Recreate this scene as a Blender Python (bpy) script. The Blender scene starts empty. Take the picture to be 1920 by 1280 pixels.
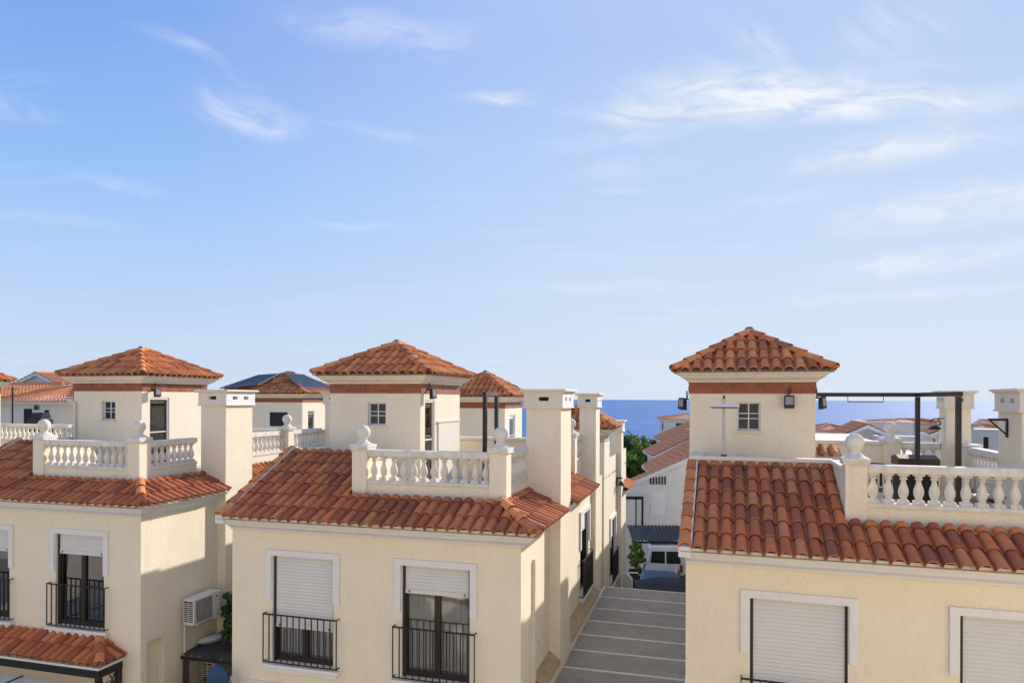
import bpy, bmesh, math, random
from mathutils import Vector, Matrix
R_ = math.radians
random.seed(7)
sc = bpy.context.scene
COL = sc.collection
GZ = 8.5                       # camera eye above the near street; builders below use heights relative to the eye
# ------------------------------------------------------------------ camera
cam_d = bpy.data.cameras.new('camera'); cam = bpy.data.objects.new('camera', cam_d); COL.objects.link(cam)
cam.location = (0, 0, GZ)
cam.rotation_mode = 'QUATERNION'
cam.rotation_quaternion = (Matrix.Rotation(R_(90), 3, 'X') @ Matrix.Rotation(R_(0.2), 3, 'Z')).to_quaternion()
cam_d.sensor_width = 36; cam_d.lens = 24.22
cam_d.shift_y = 0.0562; cam_d.clip_start = 0.1; cam_d.clip_end = 90000
sc.camera = cam
sc.render.resolution_x = 1024; sc.render.resolution_y = 682
# ------------------------------------------------------------------ sun, sky, exposure
SUN_EL, SUN_AZ = 23.5, 42.0    # azimuth clockwise from the view direction
sv = Vector((math.sin(R_(SUN_AZ))*math.cos(R_(SUN_EL)), math.cos(R_(SUN_AZ))*math.cos(R_(SUN_EL)), math.sin(R_(SUN_EL))))
sl = bpy.data.lights.new('sun', 'SUN'); sl.energy = 3.0; sl.angle = R_(0.6); sl.color = (1.0, 0.91, 0.80)
so = bpy.data.objects.new('sun', sl); COL.objects.link(so)
so.rotation_mode = 'QUATERNION'; so.rotation_quaternion = sv.to_track_quat('Z', 'Y'); so.location = (30, 30, 60)
w = bpy.data.worlds.new('World'); sc.world = w; w.use_nodes = True
nt = w.node_tree; N = nt.nodes; L_ = nt.links; N.clear()
out = N.new('ShaderNodeOutputWorld'); bg = N.new('ShaderNodeBackground'); bg.inputs[1].default_value = 0.12
sky = N.new('ShaderNodeTexSky'); sky.sky_type = 'NISHITA'; sky.sun_disc = False
sky.sun_elevation = R_(SUN_EL); sky.sun_rotation = R_(SUN_AZ); sky.altitude = 20; sky.air_density = 1.0
sky.dust_density = 0.0; sky.ozone_density = 1.6
tc = N.new('ShaderNodeTexCoord'); sep = N.new('ShaderNodeSeparateXYZ'); L_.new(tc.outputs['Generated'], sep.inputs[0])
def wm(op, a, b=None, clamp=False):
    m = N.new('ShaderNodeMath'); m.operation = op; m.use_clamp = clamp
    for i, v in enumerate((a, b)):
        if v is None: continue
        if isinstance(v, (int, float)): m.inputs[i].default_value = v
        else: L_.new(v, m.inputs[i])
    return m.outputs[0]
# clouds live on a high flat layer: direction / height
zc = wm('MAXIMUM', sep.outputs[2], 0.02); zc2 = wm('ADD', zc, 0.10)
px = wm('DIVIDE', sep.outputs[0], zc2); py = wm('DIVIDE', sep.outputs[1], zc2)
cmb = N.new('ShaderNodeCombineXYZ'); L_.new(px, cmb.inputs[0]); L_.new(py, cmb.inputs[1])
def cloud(scale, sx, sy, rot, lo, hi, seed, det=9, dist=1.2):
    mp = N.new('ShaderNodeMapping'); mp.inputs['Rotation'].default_value = (0, 0, R_(rot))
    mp.inputs['Scale'].default_value = (sx, sy, 1); mp.inputs['Location'].default_value = (seed, seed*.7, 0)
    L_.new(cmb.outputs[0], mp.inputs[0])
    n = N.new('ShaderNodeTexNoise'); n.inputs['Scale'].default_value = scale; n.inputs['Detail'].default_value = det
    n.inputs['Roughness'].default_value = .58; n.inputs['Distortion'].default_value = dist; L_.new(mp.outputs[0], n.inputs[0])
    r = N.new('ShaderNodeMapRange'); r.inputs[1].default_value = lo; r.inputs[2].default_value = hi; L_.new(n.outputs[0], r.inputs[0])
    return r.outputs[0]
c1 = cloud(1.1, 0.45, 1.9, 14, .50, .78, 3.1)
c2 = cloud(2.6, 0.35, 2.2, -8, .52, .80, 8.4, 10, 1.8)
mask = cloud(0.55, 1, 1, 0, .42, .62, 1.7, 2, 0)
cl = wm('MULTIPLY', wm('ADD', wm('MULTIPLY', c1, .75), wm('MULTIPLY', c2, .5)), mask, True)
#WISP0
cl = wm('MULTIPLY', cl, .30)
azim = wm('ARCTAN2', sep.outputs[0], sep.outputs[1]); elv = wm('ARCSINE', sep.outputs[2])
ae = N.new('ShaderNodeCombineXYZ'); L_.new(azim, ae.inputs[0]); L_.new(elv, ae.inputs[1])
# warp the wisps a little so that their fibres curl
wn_ = N.new('ShaderNodeTexNoise'); wn_.inputs['Scale'].default_value = 7; wn_.inputs['Detail'].default_value = 4; L_.new(ae.outputs[0], wn_.inputs[0])
wv = N.new('ShaderNodeVectorMath'); wv.operation = 'MULTIPLY_ADD'; L_.new(wn_.outputs['Color'], wv.inputs[0]); wv.inputs[1].default_value = (.09, .05, 0); wv.inputs[2].default_value = (-.045, -.025, 0)
wa = N.new('ShaderNodeVectorMath'); wa.operation = 'ADD'; L_.new(wv.outputs[0], wa.inputs[0]); L_.new(ae.outputs[0], wa.inputs[1])
def fibre(rot, k, sx=9, sy=34):
    ro = N.new('ShaderNodeVectorRotate'); ro.rotation_type = 'Z_AXIS'; ro.inputs['Angle'].default_value = R_(-rot); L_.new(wa.outputs[0], ro.inputs[0])
    m3 = N.new('ShaderNodeVectorMath'); m3.operation = 'MULTIPLY_ADD'; L_.new(ro.outputs[0], m3.inputs[0]); m3.inputs[1].default_value = (sx, sy, 0); m3.inputs[2].default_value = (k*3.7, k*1.9, 0)
    nn = N.new('ShaderNodeTexNoise'); nn.inputs['Scale'].default_value = 1.3; nn.inputs['Detail'].default_value = 6; nn.inputs['Roughness'].default_value = .6; nn.inputs['Distortion'].default_value = .6; L_.new(m3.outputs[0], nn.inputs[0])
    r = N.new('ShaderNodeMapRange'); r.inputs[1].default_value = .32; r.inputs[2].default_value = .76; L_.new(nn.outputs[0], r.inputs[0])
    return r.outputs[0]
def wisp(az, el_, hw, hh, rot, amt):
    """one cirrus patch: azimuth and elevation of its middle, half sizes and tilt in degrees"""
    sb = N.new('ShaderNodeVectorMath'); sb.operation = 'SUBTRACT'; L_.new(wa.outputs[0], sb.inputs[0]); sb.inputs[1].default_value = (R_(az), R_(el_), 0)
    ro = N.new('ShaderNodeVectorRotate'); ro.rotation_type = 'Z_AXIS'; ro.inputs['Angle'].default_value = R_(-rot); L_.new(sb.outputs[0], ro.inputs[0])
    sc_ = N.new('ShaderNodeVectorMath'); sc_.operation = 'MULTIPLY'; L_.new(ro.outputs[0], sc_.inputs[0]); sc_.inputs[1].default_value = (1/R_(hw), 1/R_(hh), 0)
    ln_ = N.new('ShaderNodeVectorMath'); ln_.operation = 'LENGTH'; L_.new(sc_.outputs[0], ln_.inputs[0])
    fo = N.new('ShaderNodeMapRange'); fo.interpolation_type = 'SMOOTHSTEP'; fo.inputs[1].default_value = 1.0; fo.inputs[2].default_value = .0; fo.inputs[3].default_value = 0; fo.inputs[4].default_value = amt; L_.new(ln_.outputs['Value'], fo.inputs[0])
    return fo.outputs[0]
WISPS = {(-9, 1): [(-21,21.2,6.0,2.0,-8,.75),(-24.5,24.2,6.5,.7,-13,.45),(-1,23.9,5,.9,-2,.8),(17,22.9,12,3.0,-8,1.15),(9.5,22.4,7,1.5,-4,.8),(30,20.3,11,1.5,-4,.95),(25,21.8,10,2.8,0,.9),(-10,20.8,9,.8,-5,.3)],
 (4, 2): [(-10,27.8,12,1.9,0,.5),(8,20.6,8,1.0,3,.55),(9.5,18.3,7,1.3,5,.45),(29,17.6,10,1.9,4,.95),(33,13.4,11,2.4,5,.95),(31,9.6,11,1.5,4,.75),(30,7.3,12,.7,-1,.7),(9,16.9,3.4,.5,2,.4),(-30,15.2,5,.8,-3,.35),(-33,12.2,7,.6,4,.3),(-13,13.5,7,.6,3,.25),(22,15.0,7,.8,0,.3),(5,9,16,1.6,1,.22)],
 (-42, 3): [(19,26,5,1.6,-35,.5),(29,25.5,7,3.0,0,.4),(-36,19,6,1,-10,.2)]}
for (rot_, k_), ws_ in WISPS.items():
    tot = None
    for q_ in ws_:
        o_ = wisp(*q_); tot = o_ if tot is None else wm('ADD', tot, o_)
    cl = wm('ADD', cl, wm('MULTIPLY', fibre(rot_, k_), tot))
cl = wm('MINIMUM', cl, .88)
#WISP1
K = 1/0.12                     # colours below are final radiance; K undoes the background strength
def rgb(c): return (c[0]*K, c[1]*K, c[2]*K, 1)
el = wm('ARCSINE', sep.outputs[2])                       # elevation in radians
ramp = N.new('ShaderNodeValToRGB'); L_.new(wm('DIVIDE', wm('MAXIMUM', el, 0.0), math.pi/2), ramp.inputs[0])
re = ramp.color_ramp.elements; re[0].position = 0; re[1].position = 1
SKYC = [(0, (.62, .72, .86)), (.055, (.53, .69, .92)), (.167, (.32, .54, .93)), (.30, (.175, .37, .85)), (.5, (.30, .48, .88)), (1, (.36, .52, .90))]
EXPO = 1.02; SKYC = [(p_, tuple(v_/2**EXPO for v_ in c_)) for p_, c_ in SKYC]
re[0].color = (*SKYC[0][1], 1); re[1].color = (*SKYC[-1][1], 1)
for p_, c_ in SKYC[1:-1]: e_ = ramp.color_ramp.elements.new(p_); e_.color = (*c_, 1)
# whiter towards the sun
dotn = N.new('ShaderNodeVectorMath'); dotn.operation = 'DOT_PRODUCT'; L_.new(tc.outputs['Generated'], dotn.inputs[0]); dotn.inputs[1].default_value = tuple(sv)
glow = N.new('ShaderNodeMapRange'); glow.interpolation_type = 'SMOOTHSTEP'; glow.inputs[1].default_value = .3; glow.inputs[2].default_value = 1.05; glow.inputs[4].default_value = .46; L_.new(dotn.outputs['Value'], glow.inputs[0])
mg = N.new('ShaderNodeMix'); mg.data_type = 'RGBA'; L_.new(glow.outputs[0], mg.inputs[0]); L_.new(ramp.outputs[0], mg.inputs[6]); mg.inputs[7].default_value = tuple(v_/2**EXPO for v_ in (.84, .89, .97))+(1,)
sc1 = N.new('ShaderNodeVectorMath'); sc1.operation = 'SCALE'; L_.new(mg.outputs[2], sc1.inputs[0]); sc1.inputs['Scale'].default_value = K
lim = N.new('ShaderNodeVectorMath'); lim.operation = 'MINIMUM'; L_.new(sky.outputs[0], lim.inputs[0]); lim.inputs[1].default_value = (.80*K/2**EXPO, .86*K/2**EXPO, .95*K/2**EXPO)
mn = N.new('ShaderNodeMix'); mn.data_type = 'RGBA'; mn.inputs[0].default_value = .08; L_.new(sc1.outputs[0], mn.inputs[6]); L_.new(lim.outputs[0], mn.inputs[7])
mx = N.new('ShaderNodeMix'); mx.data_type = 'RGBA'; L_.new(cl, mx.inputs[0]); L_.new(mn.outputs[2], mx.inputs[6])
mx.inputs[7].default_value = rgb(tuple(v_/2**EXPO for v_ in (.93, .95, .99)))
L_.new(mx.outputs[2], bg.inputs[0]); L_.new(bg.outputs[0], out.inputs[0])
sc.view_settings.view_transform = 'Standard'; sc.view_settings.look = 'None'
sc.view_settings.exposure = EXPO; sc.view_settings.gamma = 1; sc.view_settings.use_curve_mapping = False
w.cycles.sampling_method = 'MANUAL'; w.cycles.sample_map_resolution = 256
sc.render.engine = 'CYCLES'; sc.cycles.max_bounces = 8; sc.cycles.diffuse_bounces = 4
# ------------------------------------------------------------------ materials
MATS = {}
def mat(name, col, rough=.8, bump=None, bscale=40, bdist=.01, var=0, vscale=2.0, col2=None, metallic=0, spec=.3, streak=0, objrand=0, coat=0):
    if name in MATS: return MATS[name]
    m = bpy.data.materials.new(name); m.use_nodes = True; t = m.node_tree; nd = t.nodes; lk = t.links
    b = nd['Principled BSDF']; b.inputs['Roughness'].default_value = rough; b.inputs['Metallic'].default_value = metallic
    b.inputs['Specular IOR Level'].default_value = spec; b.inputs['Coat Weight'].default_value = coat
    b.inputs['Base Color'].default_value = (*col, 1)
    co = nd.new('ShaderNodeTexCoord')
    cur = None
    if var or col2:
        n = nd.new('ShaderNodeTexNoise'); n.inputs['Scale'].default_value = vscale; n.inputs['Detail'].default_value = 6
        n.inputs['Roughness'].default_value = .65
        lk.new(co.outputs['Object'], n.inputs[0])
        r = nd.new('ShaderNodeMapRange'); r.inputs[1].default_value = .35; r.inputs[2].default_value = .68; lk.new(n.outputs[0], r.inputs[0])
        mx = nd.new('ShaderNodeMix'); mx.data_type = 'RGBA'; lk.new(r.outputs[0], mx.inputs[0])
        c2 = col2 if col2 else tuple(c*(1-var) for c in col)
        mx.inputs[6].default_value = (*col, 1); mx.inputs[7].default_value = (*c2, 1)
        cur = mx.outputs[2]
    if streak:
        mp = nd.new('ShaderNodeMapping'); mp.inputs['Scale'].default_value = (5.0, 5.0, .35); lk.new(co.outputs['Object'], mp.inputs[0])
        n = nd.new('ShaderNodeTexNoise'); n.inputs['Scale'].default_value = 1.6; n.inputs['Detail'].default_value = 7; lk.new(mp.outputs[0], n.inputs[0])
        r = nd.new('ShaderNodeMapRange'); r.inputs[1].default_value = .52; r.inputs[2].default_value = .78; r.inputs[4].default_value = streak; lk.new(n.outputs[0], r.inputs[0])
        mx = nd.new('ShaderNodeMix'); mx.data_type = 'RGBA'; lk.new(r.outputs[0], mx.inputs[0])
        if cur: lk.new(cur, mx.inputs[6])
        else: mx.inputs[6].default_value = (*col, 1)
        mx.inputs[7].default_value = (col[0]*.5, col[1]*.47, col[2]*.42, 1); cur = mx.outputs[2]
    if 'stucco' in name:
        n = nd.new('ShaderNodeTexNoise'); n.inputs['Scale'].default_value = 17; n.inputs['Detail'].default_value = 4; n.inputs['Roughness'].default_value = .7; lk.new(co.outputs['Object'], n.inputs[0])
        r = nd.new('ShaderNodeMapRange'); r.inputs[1].default_value = .3; r.inputs[2].default_value = .7; r.inputs[3].default_value = .93; r.inputs[4].default_value = 1.03; lk.new(n.outputs[0], r.inputs[0])
        hs = nd.new('ShaderNodeHueSaturation'); lk.new(r.outputs[0], hs.inputs['Value']); lk.new(cur, hs.inputs['Color']); cur = hs.outputs[0]
    if objrand:
        oi = nd.new('ShaderNodeObjectInfo'); hs = nd.new('ShaderNodeHueSaturation')
        r = nd.new('ShaderNodeMapRange'); r.inputs[3].default_value = 1-objrand; r.inputs[4].default_value = 1+objrand; lk.new(oi.outputs['Random'], r.inputs[0])
        lk.new(r.outputs[0], hs.inputs['Value'])
        if cur: lk.new(cur, hs.inputs['Color'])
        else: hs.inputs['Color'].default_value = (*col, 1)
        cur = hs.outputs[0]
    if cur: lk.new(cur, b.inputs['Base Color'])
    if bump:
        n = nd.new('ShaderNodeTexNoise'); n.inputs['Scale'].default_value = bscale; n.inputs['Detail'].default_value = 5
        lk.new(co.outputs['Object'], n.inputs[0])
        bp = nd.new('ShaderNodeBump'); bp.inputs['Strength'].default_value = bump; bp.inputs['Distance'].default_value = bdist
        lk.new(n.outputs[0], bp.inputs['Height']); lk.new(bp.outputs[0], b.inputs['Normal'])
    MATS[name] = m; return m
stucco = mat('cream_stucco', (.84, .755, .60), .9, .5, 55, .012, vscale=.9, col2=(.80, .715, .56), streak=.10)
stucco_y = mat('ochre_cream_stucco', (.84, .745, .58), .9, .5, 55, .012, vscale=.9, col2=(.80, .70, .535), streak=.10)
stucco_w = mat('white_stucco', (.74, .72, .68), .9, .4, 50, .012, var=.1, vscale=1, streak=.25)
trim = mat('white_trim_paint', (.76, .75, .74), .7, .25, 60, .006, var=.06, vscale=3, streak=.14)
trimc = mat('cream_trim_paint', (.74, .68, .58), .75, .25, 60, .006, var=.06, vscale=3, streak=.2)
conc = mat('cast_white_concrete', (.78, .735, .655), .85, .4, 45, .008, var=.22, vscale=5, streak=.4)
mortar = mat('pale_mortar', (.52, .47, .40), .95, .5, 30, .02, var=.35, vscale=6)
brickm = mat('glazed_brick', (.33, .105, .045), .5, .3, 60, .004, var=.3, vscale=5, objrand=.14)
blackm = mat('black_painted_metal', (.022, .02, .02), .45)
brownm = mat('dark_brown_metal', (.035, .026, .022), .5)
shut = mat('light_grey_shutter', (.66, .66, .655), .55, var=.06, vscale=2)
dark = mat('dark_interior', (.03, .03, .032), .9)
roomm = mat('room_wall', (.30, .29, .27), .9)
curt = mat('white_curtain_cloth', (.72, .72, .72), .9, var=.12, vscale=5)
vent_m = mat('vent_recess', (.22, .18, .12), .9)
floorm = mat('terrace_tile', (.60, .52, .42), .7, var=.15, vscale=3)
fabric = mat('grey_awning_panel', (.36, .335, .29), .75, .3, 25, .01, var=.2, vscale=2.5, streak=.25, objrand=.05)
pale = mat('off_white_metal', (.72, .69, .63), .5, var=.06)
plastic = mat('white_plastic_casing', (.70, .69, .66), .5, var=.06)
solar = mat('solar_cell_glass', (.012, .022, .05), .4, spec=.25)
slope_t = mat('roof_tile_far', (.74, .31, .15), .85, .4, 20, .03, vscale=6, col2=(.62, .23, .10))
ledge_t = mat('ochre_ledge_tile', (.50, .37, .20), .8, .3, 30, .01, var=.3, vscale=5)
wood = mat('dark_brown_door', (.07, .045, .028), .5, var=.3, vscale=4)
asph = mat('asphalt', (.075, .073, .07), .9, .4, 40, .02, var=.25, vscale=1.5)
bark = mat('bark', (.10, .07, .05), .95, .6, 20, .03, var=.3)

def tile_material(name, g):
    m = bpy.data.materials.new(name); m.use_nodes = True; t = m.node_tree; nd = t.nodes; lk = t.links
    b = nd['Principled BSDF']; b.inputs['Roughness'].default_value = .88; b.inputs['Specular IOR Level'].default_value = .2
    oi = nd.new('ShaderNodeObjectInfo'); ge = nd.new('ShaderNodeNewGeometry')
    ad = nd.new('ShaderNodeMath'); ad.operation = 'ADD'; lk.new(oi.outputs['Random'], ad.inputs[0]); lk.new(ge.outputs['Random Per Island'], ad.inputs[1])
    fr = nd.new('ShaderNodeMath'); fr.operation = 'FRACT'; lk.new(ad.outputs[0], fr.inputs[0])
    cr = nd.new('ShaderNodeValToRGB'); lk.new(fr.outputs[0], cr.inputs[0])
    e = cr.color_ramp.elements
    e[0].position = 0; e[0].color = (.36, .13, .068, 1); e[1].position = 1; e[1].color = (.74, .30, .125, 1)
    for p, c in ((.12, (.42, .145, .07)), (.3, (.57, .195, .078)), (.6, (.68, .24, .088)), (.82, (.74, .285, .10))):
        x = cr.color_ramp.elements.new(p); x.color = (*c, 1)
    co = nd.new('ShaderNodeTexCoord')
    # kiln flashing and weathering, in the object's own space, shifted for each tile
    vm = nd.new('ShaderNodeVectorMath'); vm.operation = 'MULTIPLY_ADD'; lk.new(oi.outputs['Random'], vm.inputs[0]); vm.inputs[1].default_value = (31, 17, 9); lk.new(co.outputs['Object'], vm.inputs[2])
    n = nd.new('ShaderNodeTexNoise'); n.inputs['Scale'].default_value = 4.5; n.inputs['Detail'].default_value = 6; n.inputs['Roughness'].default_value = .7; lk.new(vm.outputs[0], n.inputs[0])
    r = nd.new('ShaderNodeMapRange'); r.inputs[1].default_value = .48; r.inputs[2].default_value = .72; r.inputs[4].default_value = .5; lk.new(n.outputs[0], r.inputs[0])
    mx = nd.new('ShaderNodeMix'); mx.data_type = 'RGBA'; lk.new(r.outputs[0], mx.inputs[0]); lk.new(cr.outputs[0], mx.inputs[6]); mx.inputs[7].default_value = (.26, .115, .07, 1)
    n2 = nd.new('ShaderNodeTexNoise'); n2.inputs['Scale'].default_value = 28; n2.inputs['Detail'].default_value = 4; lk.new(vm.outputs[0], n2.inputs[0])
    r2 = nd.new('ShaderNodeMapRange'); r2.inputs[1].default_value = .58; r2.inputs[2].default_value = .75; r2.inputs[4].default_value = .22; lk.new(n2.outputs[0], r2.inputs[0])
    m2 = nd.new('ShaderNodeMix'); m2.data_type = 'RGBA'; lk.new(r2.outputs[0], m2.inputs[0]); lk.new(mx.outputs[2], m2.inputs[6]); m2.inputs[7].default_value = (.50, .28, .17, 1)
    tn = nd.new('ShaderNodeMix'); tn.data_type = 'RGBA'; tn.blend_type = 'MULTIPLY'; tn.inputs[0].default_value = 1; lk.new(m2.outputs[2], tn.inputs[6]); tn.inputs[7].default_value = (*g, 1); lk.new(tn.outputs[2], b.inputs['Base Color'])
    bp = nd.new('ShaderNodeBump'); bp.inputs['Strength'].default_value = .35; bp.inputs['Distance'].default_value = .006
    lk.new(n2.outputs[0], bp.inputs['Height']); lk.new(bp.outputs[0], b.inputs['Normal'])
    return m
tilem = tile_material('terracotta_tile_red', (.72, .67, .74)); tilem2 = tile_material('terracotta_tile_orange', (1.0, 1.0, 1.0))
def glass_material():
    m = bpy.data.materials.new('window_glass'); m.use_nodes = True; t = m.node_tree; nd = t.nodes; lk = t.links; nd.clear()
    o = nd.new('ShaderNodeOutputMaterial'); mixs = nd.new('ShaderNodeMixShader'); tr = nd.new('ShaderNodeBsdfTransparent'); gl = nd.new('ShaderNodeBsdfGlossy')
    tr.inputs[0].default_value = (.80, .82, .83, 1); gl.inputs['Roughness'].default_value = .02
    f = nd.new('ShaderNodeFresnel'); f.inputs[0].default_value = 1.6
    ad = nd.new('ShaderNodeMath'); ad.operation = 'ADD'; ad.inputs[1].default_value = .16; lk.new(f.outputs[0], ad.inputs[0])
    lk.new(ad.outputs[0], mixs.inputs[0]); lk.new(tr.outputs[0], mixs.inputs[1]); lk.new(gl.outputs[0], mixs.inputs[2]); lk.new(mixs.outputs[0], o.inputs[0])
    return m
glassm = glass_material()
def leaf_material(name, a, b_):
    m = bpy.data.materials.new(name); m.use_nodes = True; t = m.node_tree; nd = t.nodes; lk = t.links
    b = nd['Principled BSDF']; b.inputs['Roughness'].default_value = .6; b.inputs['Specular IOR Level'].default_value = .25
    ge = nd.new('ShaderNodeNewGeometry'); mx = nd.new('ShaderNodeMix'); mx.data_type = 'RGBA'; lk.new(ge.outputs['Random Per Island'], mx.inputs[0])
    mx.inputs[6].default_value = (*a, 1); mx.inputs[7].default_value = (*b_, 1); lk.new(mx.outputs[2], b.inputs['Base Color'])
    tl = nd.new('ShaderNodeBsdfTranslucent'); lk.new(mx.outputs[2], tl.inputs[0]); ms = nd.new('ShaderNodeMixShader'); ms.inputs[0].default_value = .45
    lk.new(b.outputs[0], ms.inputs[1]); lk.new(tl.outputs[0], ms.inputs[2]); lk.new(ms.outputs[0], nd['Material Output'].inputs[0])
    return m
leaf_mid = leaf_material('leaf_mid_green', (.08, .15, .025), (.20, .30, .06))
leaf_dark = leaf_material('leaf_dark_green', (.03, .075, .022), (.095, .155, .04))
# ------------------------------------------------------------------ mesh helpers
class B:
    """collects geometry; T maps (a, depth, z) of a wall to house axes"""
    def __init__(s, T=None): s.v = []; s.f = []; s.T = T
    def add(s, pts, faces):
        k = len(s.v); s.v += [tuple(p) for p in pts]; s.f += [tuple(i+k for i in f) for f in faces]
    def box(s, x0, x1, y0, y1, z0, z1):
        s.add([(x0,y0,z0),(x1,y0,z0),(x1,y1,z0),(x0,y1,z0),(x0,y0,z1),(x1,y0,z1),(x1,y1,z1),(x0,y1,z1)],
              [(0,3,2,1),(4,5,6,7),(0,1,5,4),(1,2,6,5),(2,3,7,6),(3,0,4,7)]); return s
    def quad(s, *p): s.add(p, [tuple(range(len(p)))]); return s
    def prism(s, poly, axis, a, b):
        """poly in the two other axes, extruded along axis 0/1/2 from a to b"""
        def P(q, t):
            l = list(q); l.insert(axis, t); return l
        n = len(poly); pts = [P(q, a) for q in poly]+[P(q, b) for q in poly]
        s.add(pts, [tuple(range(n))[::-1], tuple(range(n, 2*n))]+[(i, (i+1) % n, n+(i+1) % n, n+i) for i in range(n)]); return s
    def lathe(s, prof, c=(0,0), n=14):
        pts = []; 
        for r, z in prof: pts += [(c[0]+r*math.cos(2*math.pi*i/n), c[1]+r*math.sin(2*math.pi*i/n), z) for i in range(n)]
        fs = [(k*n+i, k*n+(i+1) % n, (k+1)*n+(i+1) % n, (k+1)*n+i) for k in range(len(prof)-1) for i in range(n)]
        fs += [tuple(range(n))[::-1], tuple(range((len(prof)-1)*n, len(prof)*n))]
        s.add(pts, fs); return s
    def tube(s, p0, p1, r, n=8):
        p0 = Vector(p0); p1 = Vector(p1); d = (p1-p0).normalized(); u = d.orthogonal().normalized(); v = d.cross(u)
        pts = [p+u*r*math.cos(2*math.pi*i/n)+v*r*math.sin(2*math.pi*i/n) for p in (p0, p1) for i in range(n)]
        s.add(pts, [(i, (i+1) % n, n+(i+1) % n, n+i) for i in range(n)]+[tuple(range(n))[::-1], tuple(range(n, 2*n))]); return s
    def bar(s, p0, p1, w, h):
        """square bar along p0-p1"""
        p0 = Vector(p0); p1 = Vector(p1); d = (p1-p0).normalized(); up = Vector((0,0,1)) if abs(d.z) < .95 else Vector((0,1,0))
        u = d.cross(up).normalized(); v = u.cross(d)
        pts = [p+u*a*w/2+v*b*h/2 for p in (p0, p1) for a, b in ((-1,-1),(1,-1),(1,1),(-1,1))]
        s.add(pts, [(0,1,5,4),(1,2,6,5),(2,3,7,6),(3,0,4,7),(3,2,1,0),(4,5,6,7)]); return s
def fin(o, parent, kind):
    COL.objects.link(o)
    if parent is not None: o.parent = parent
    if kind: o['kind'] = kind
    return o
def mk(name, b, m, parent=None, smooth=False, kind=None, dz=0.0, label=None, bevel=0):
    me = bpy.data.meshes.new(name)
    T = b.T
    vs = [T(p) for p in b.v] if T else b.v
    me.from_pydata([(x, y, z+dz) for x, y, z in vs], [], b.f)
    bm = bmesh.new(); bm.from_mesh(me); bmesh.ops.recalc_face_normals(bm, faces=bm.faces)
    if bevel: bmesh.ops.bevel(bm, geom=[e for e in bm.edges if len(e.link_faces) == 2 and e.calc_face_angle(0) > .6], offset=bevel, segments=2, affect='EDGES', profile=.6)
    bm.to_mesh(me); bm.free()
    if smooth:
        for p in me.polygons: p.use_smooth = True
        try: me.set_sharp_from_angle(angle=R_(38))
        except Exception: pass
    me.materials.append(m)
    o = bpy.data.objects.new(name, me)
    if label: o['label'] = label
    return fin(o, parent, kind)
def inst(name, me, M, parent):
    o = bpy.data.objects.new(name, me); COL.objects.link(o); o.parent = parent; o.matrix_local = M; return o
def tag(o, label, cat, group=None):
    o['label'] = label; o['category'] = cat
    if group: o['group'] = group
    return o
def thing(name, label, cat, loc=(0,0,0), rz=0, group=None):
    o = bpy.data.objects.new(name, None); COL.objects.link(o); o.location = loc; o.rotation_euler = (0, 0, rz)
    o.empty_display_size = .3
    return tag(o, label, cat, group)
class Frame:
    def __init__(s, x, y, deg): s.x, s.y, s.t = x, y, R_(deg)
    def w(s, u, v, z=0): return (s.x+u*math.cos(s.t)+v*math.sin(s.t), s.y-u*math.sin(s.t)+v*math.cos(s.t), z+GZ)
# ------------------------------------------------------------------ tile meshes
TP, TE, TL = .21, .415, .47
def tile_profile():
    pts = [(-.088, -.012)]
    for i in range(9):
        a = math.pi*(1-i/8); pts.append((.084*math.cos(a), .008+.074*math.sin(a)))
    pts += [(.103, -.012), (.124, -.004)]
    return pts
def tile_geo():
    pr = tile_profile(); n = len(pr); v = []
    for y, k, h in ((-.02, 1.0, .042), (TL-.02, .90, .002)):
        v += [((x*k if x < .085 else x), y, z+h) for x, z in pr]
    v += [(x, -.02, z+.042-.020) for x, z in pr]
    f = [(i, i+1, n+i+1, n+i) for i in range(n-1)]+[(2*n+i, 2*n+i+1, i+1, i) for i in range(n-1)]
    return v, f
TV, TF = tile_geo()
def mesh_from(name, v, f, m, smooth=True):
    me = bpy.data.meshes.new(name); me.from_pydata(v, [], f); me.materials.append(m)
    if smooth:
        for p in me.polygons: p.use_smooth = True
        try: me.set_sharp_from_angle(angle=R_(50))
        except Exception: pass
    return me
TILE_ME = mesh_from('roof_tile', TV, TF, tilem); TILE_ME2 = mesh_from('roof_tile', TV, TF, tilem2)
def ridge_geo(L=.42):
    v = []; n = 8
    for y, r, h in ((0, .105, .02), (L, .088, .0)):
        v += [(r*math.cos(math.pi*(1-i/n)), y, h+r*.95*math.sin(math.pi*(1-i/n))-.01) for i in range(n+1)]
    v += [((.105-.017)*math.cos(math.pi*(1-i/n)), 0, .02+(.105-.017)*.95*math.sin(math.pi*(1-i/n))-.01) for i in range(n+1)]
    m = n+1
    return v, [(i, i+1, m+i+1, m+i) for i in range(n)]+[(2*m+i, 2*m+i+1, i+1, i) for i in range(n)]
RV, RF = ridge_geo()
RIDGE_ME = mesh_from('ridge_tile', RV, RF, tilem2)
def clipped_tile(M, planes, mm):
    """tile geometry in roof space, cut by half-planes given as (point, outward normal)"""
    bm = bmesh.new(); vs = [bm.verts.new(p) for p in TV]
    for f in TF: bm.faces.new([vs[i] for i in f])
    Mi = M.inverted()
    for p, n in planes:
        lp = Mi @ p; ln = (Mi.to_3x3() @ n).normalized()
        bmesh.ops.bisect_plane(bm, geom=bm.verts[:]+bm.edges[:]+bm.faces[:], plane_co=lp, plane_no=ln, clear_outer=True)
    if not bm.faces: bm.free(); return None
    me = bpy.data.meshes.new('cut_tile'); bm.to_mesh(me); bm.free(); me.materials.append(mm)
    for p in me.polygons: p.use_smooth = True
    return me
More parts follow.
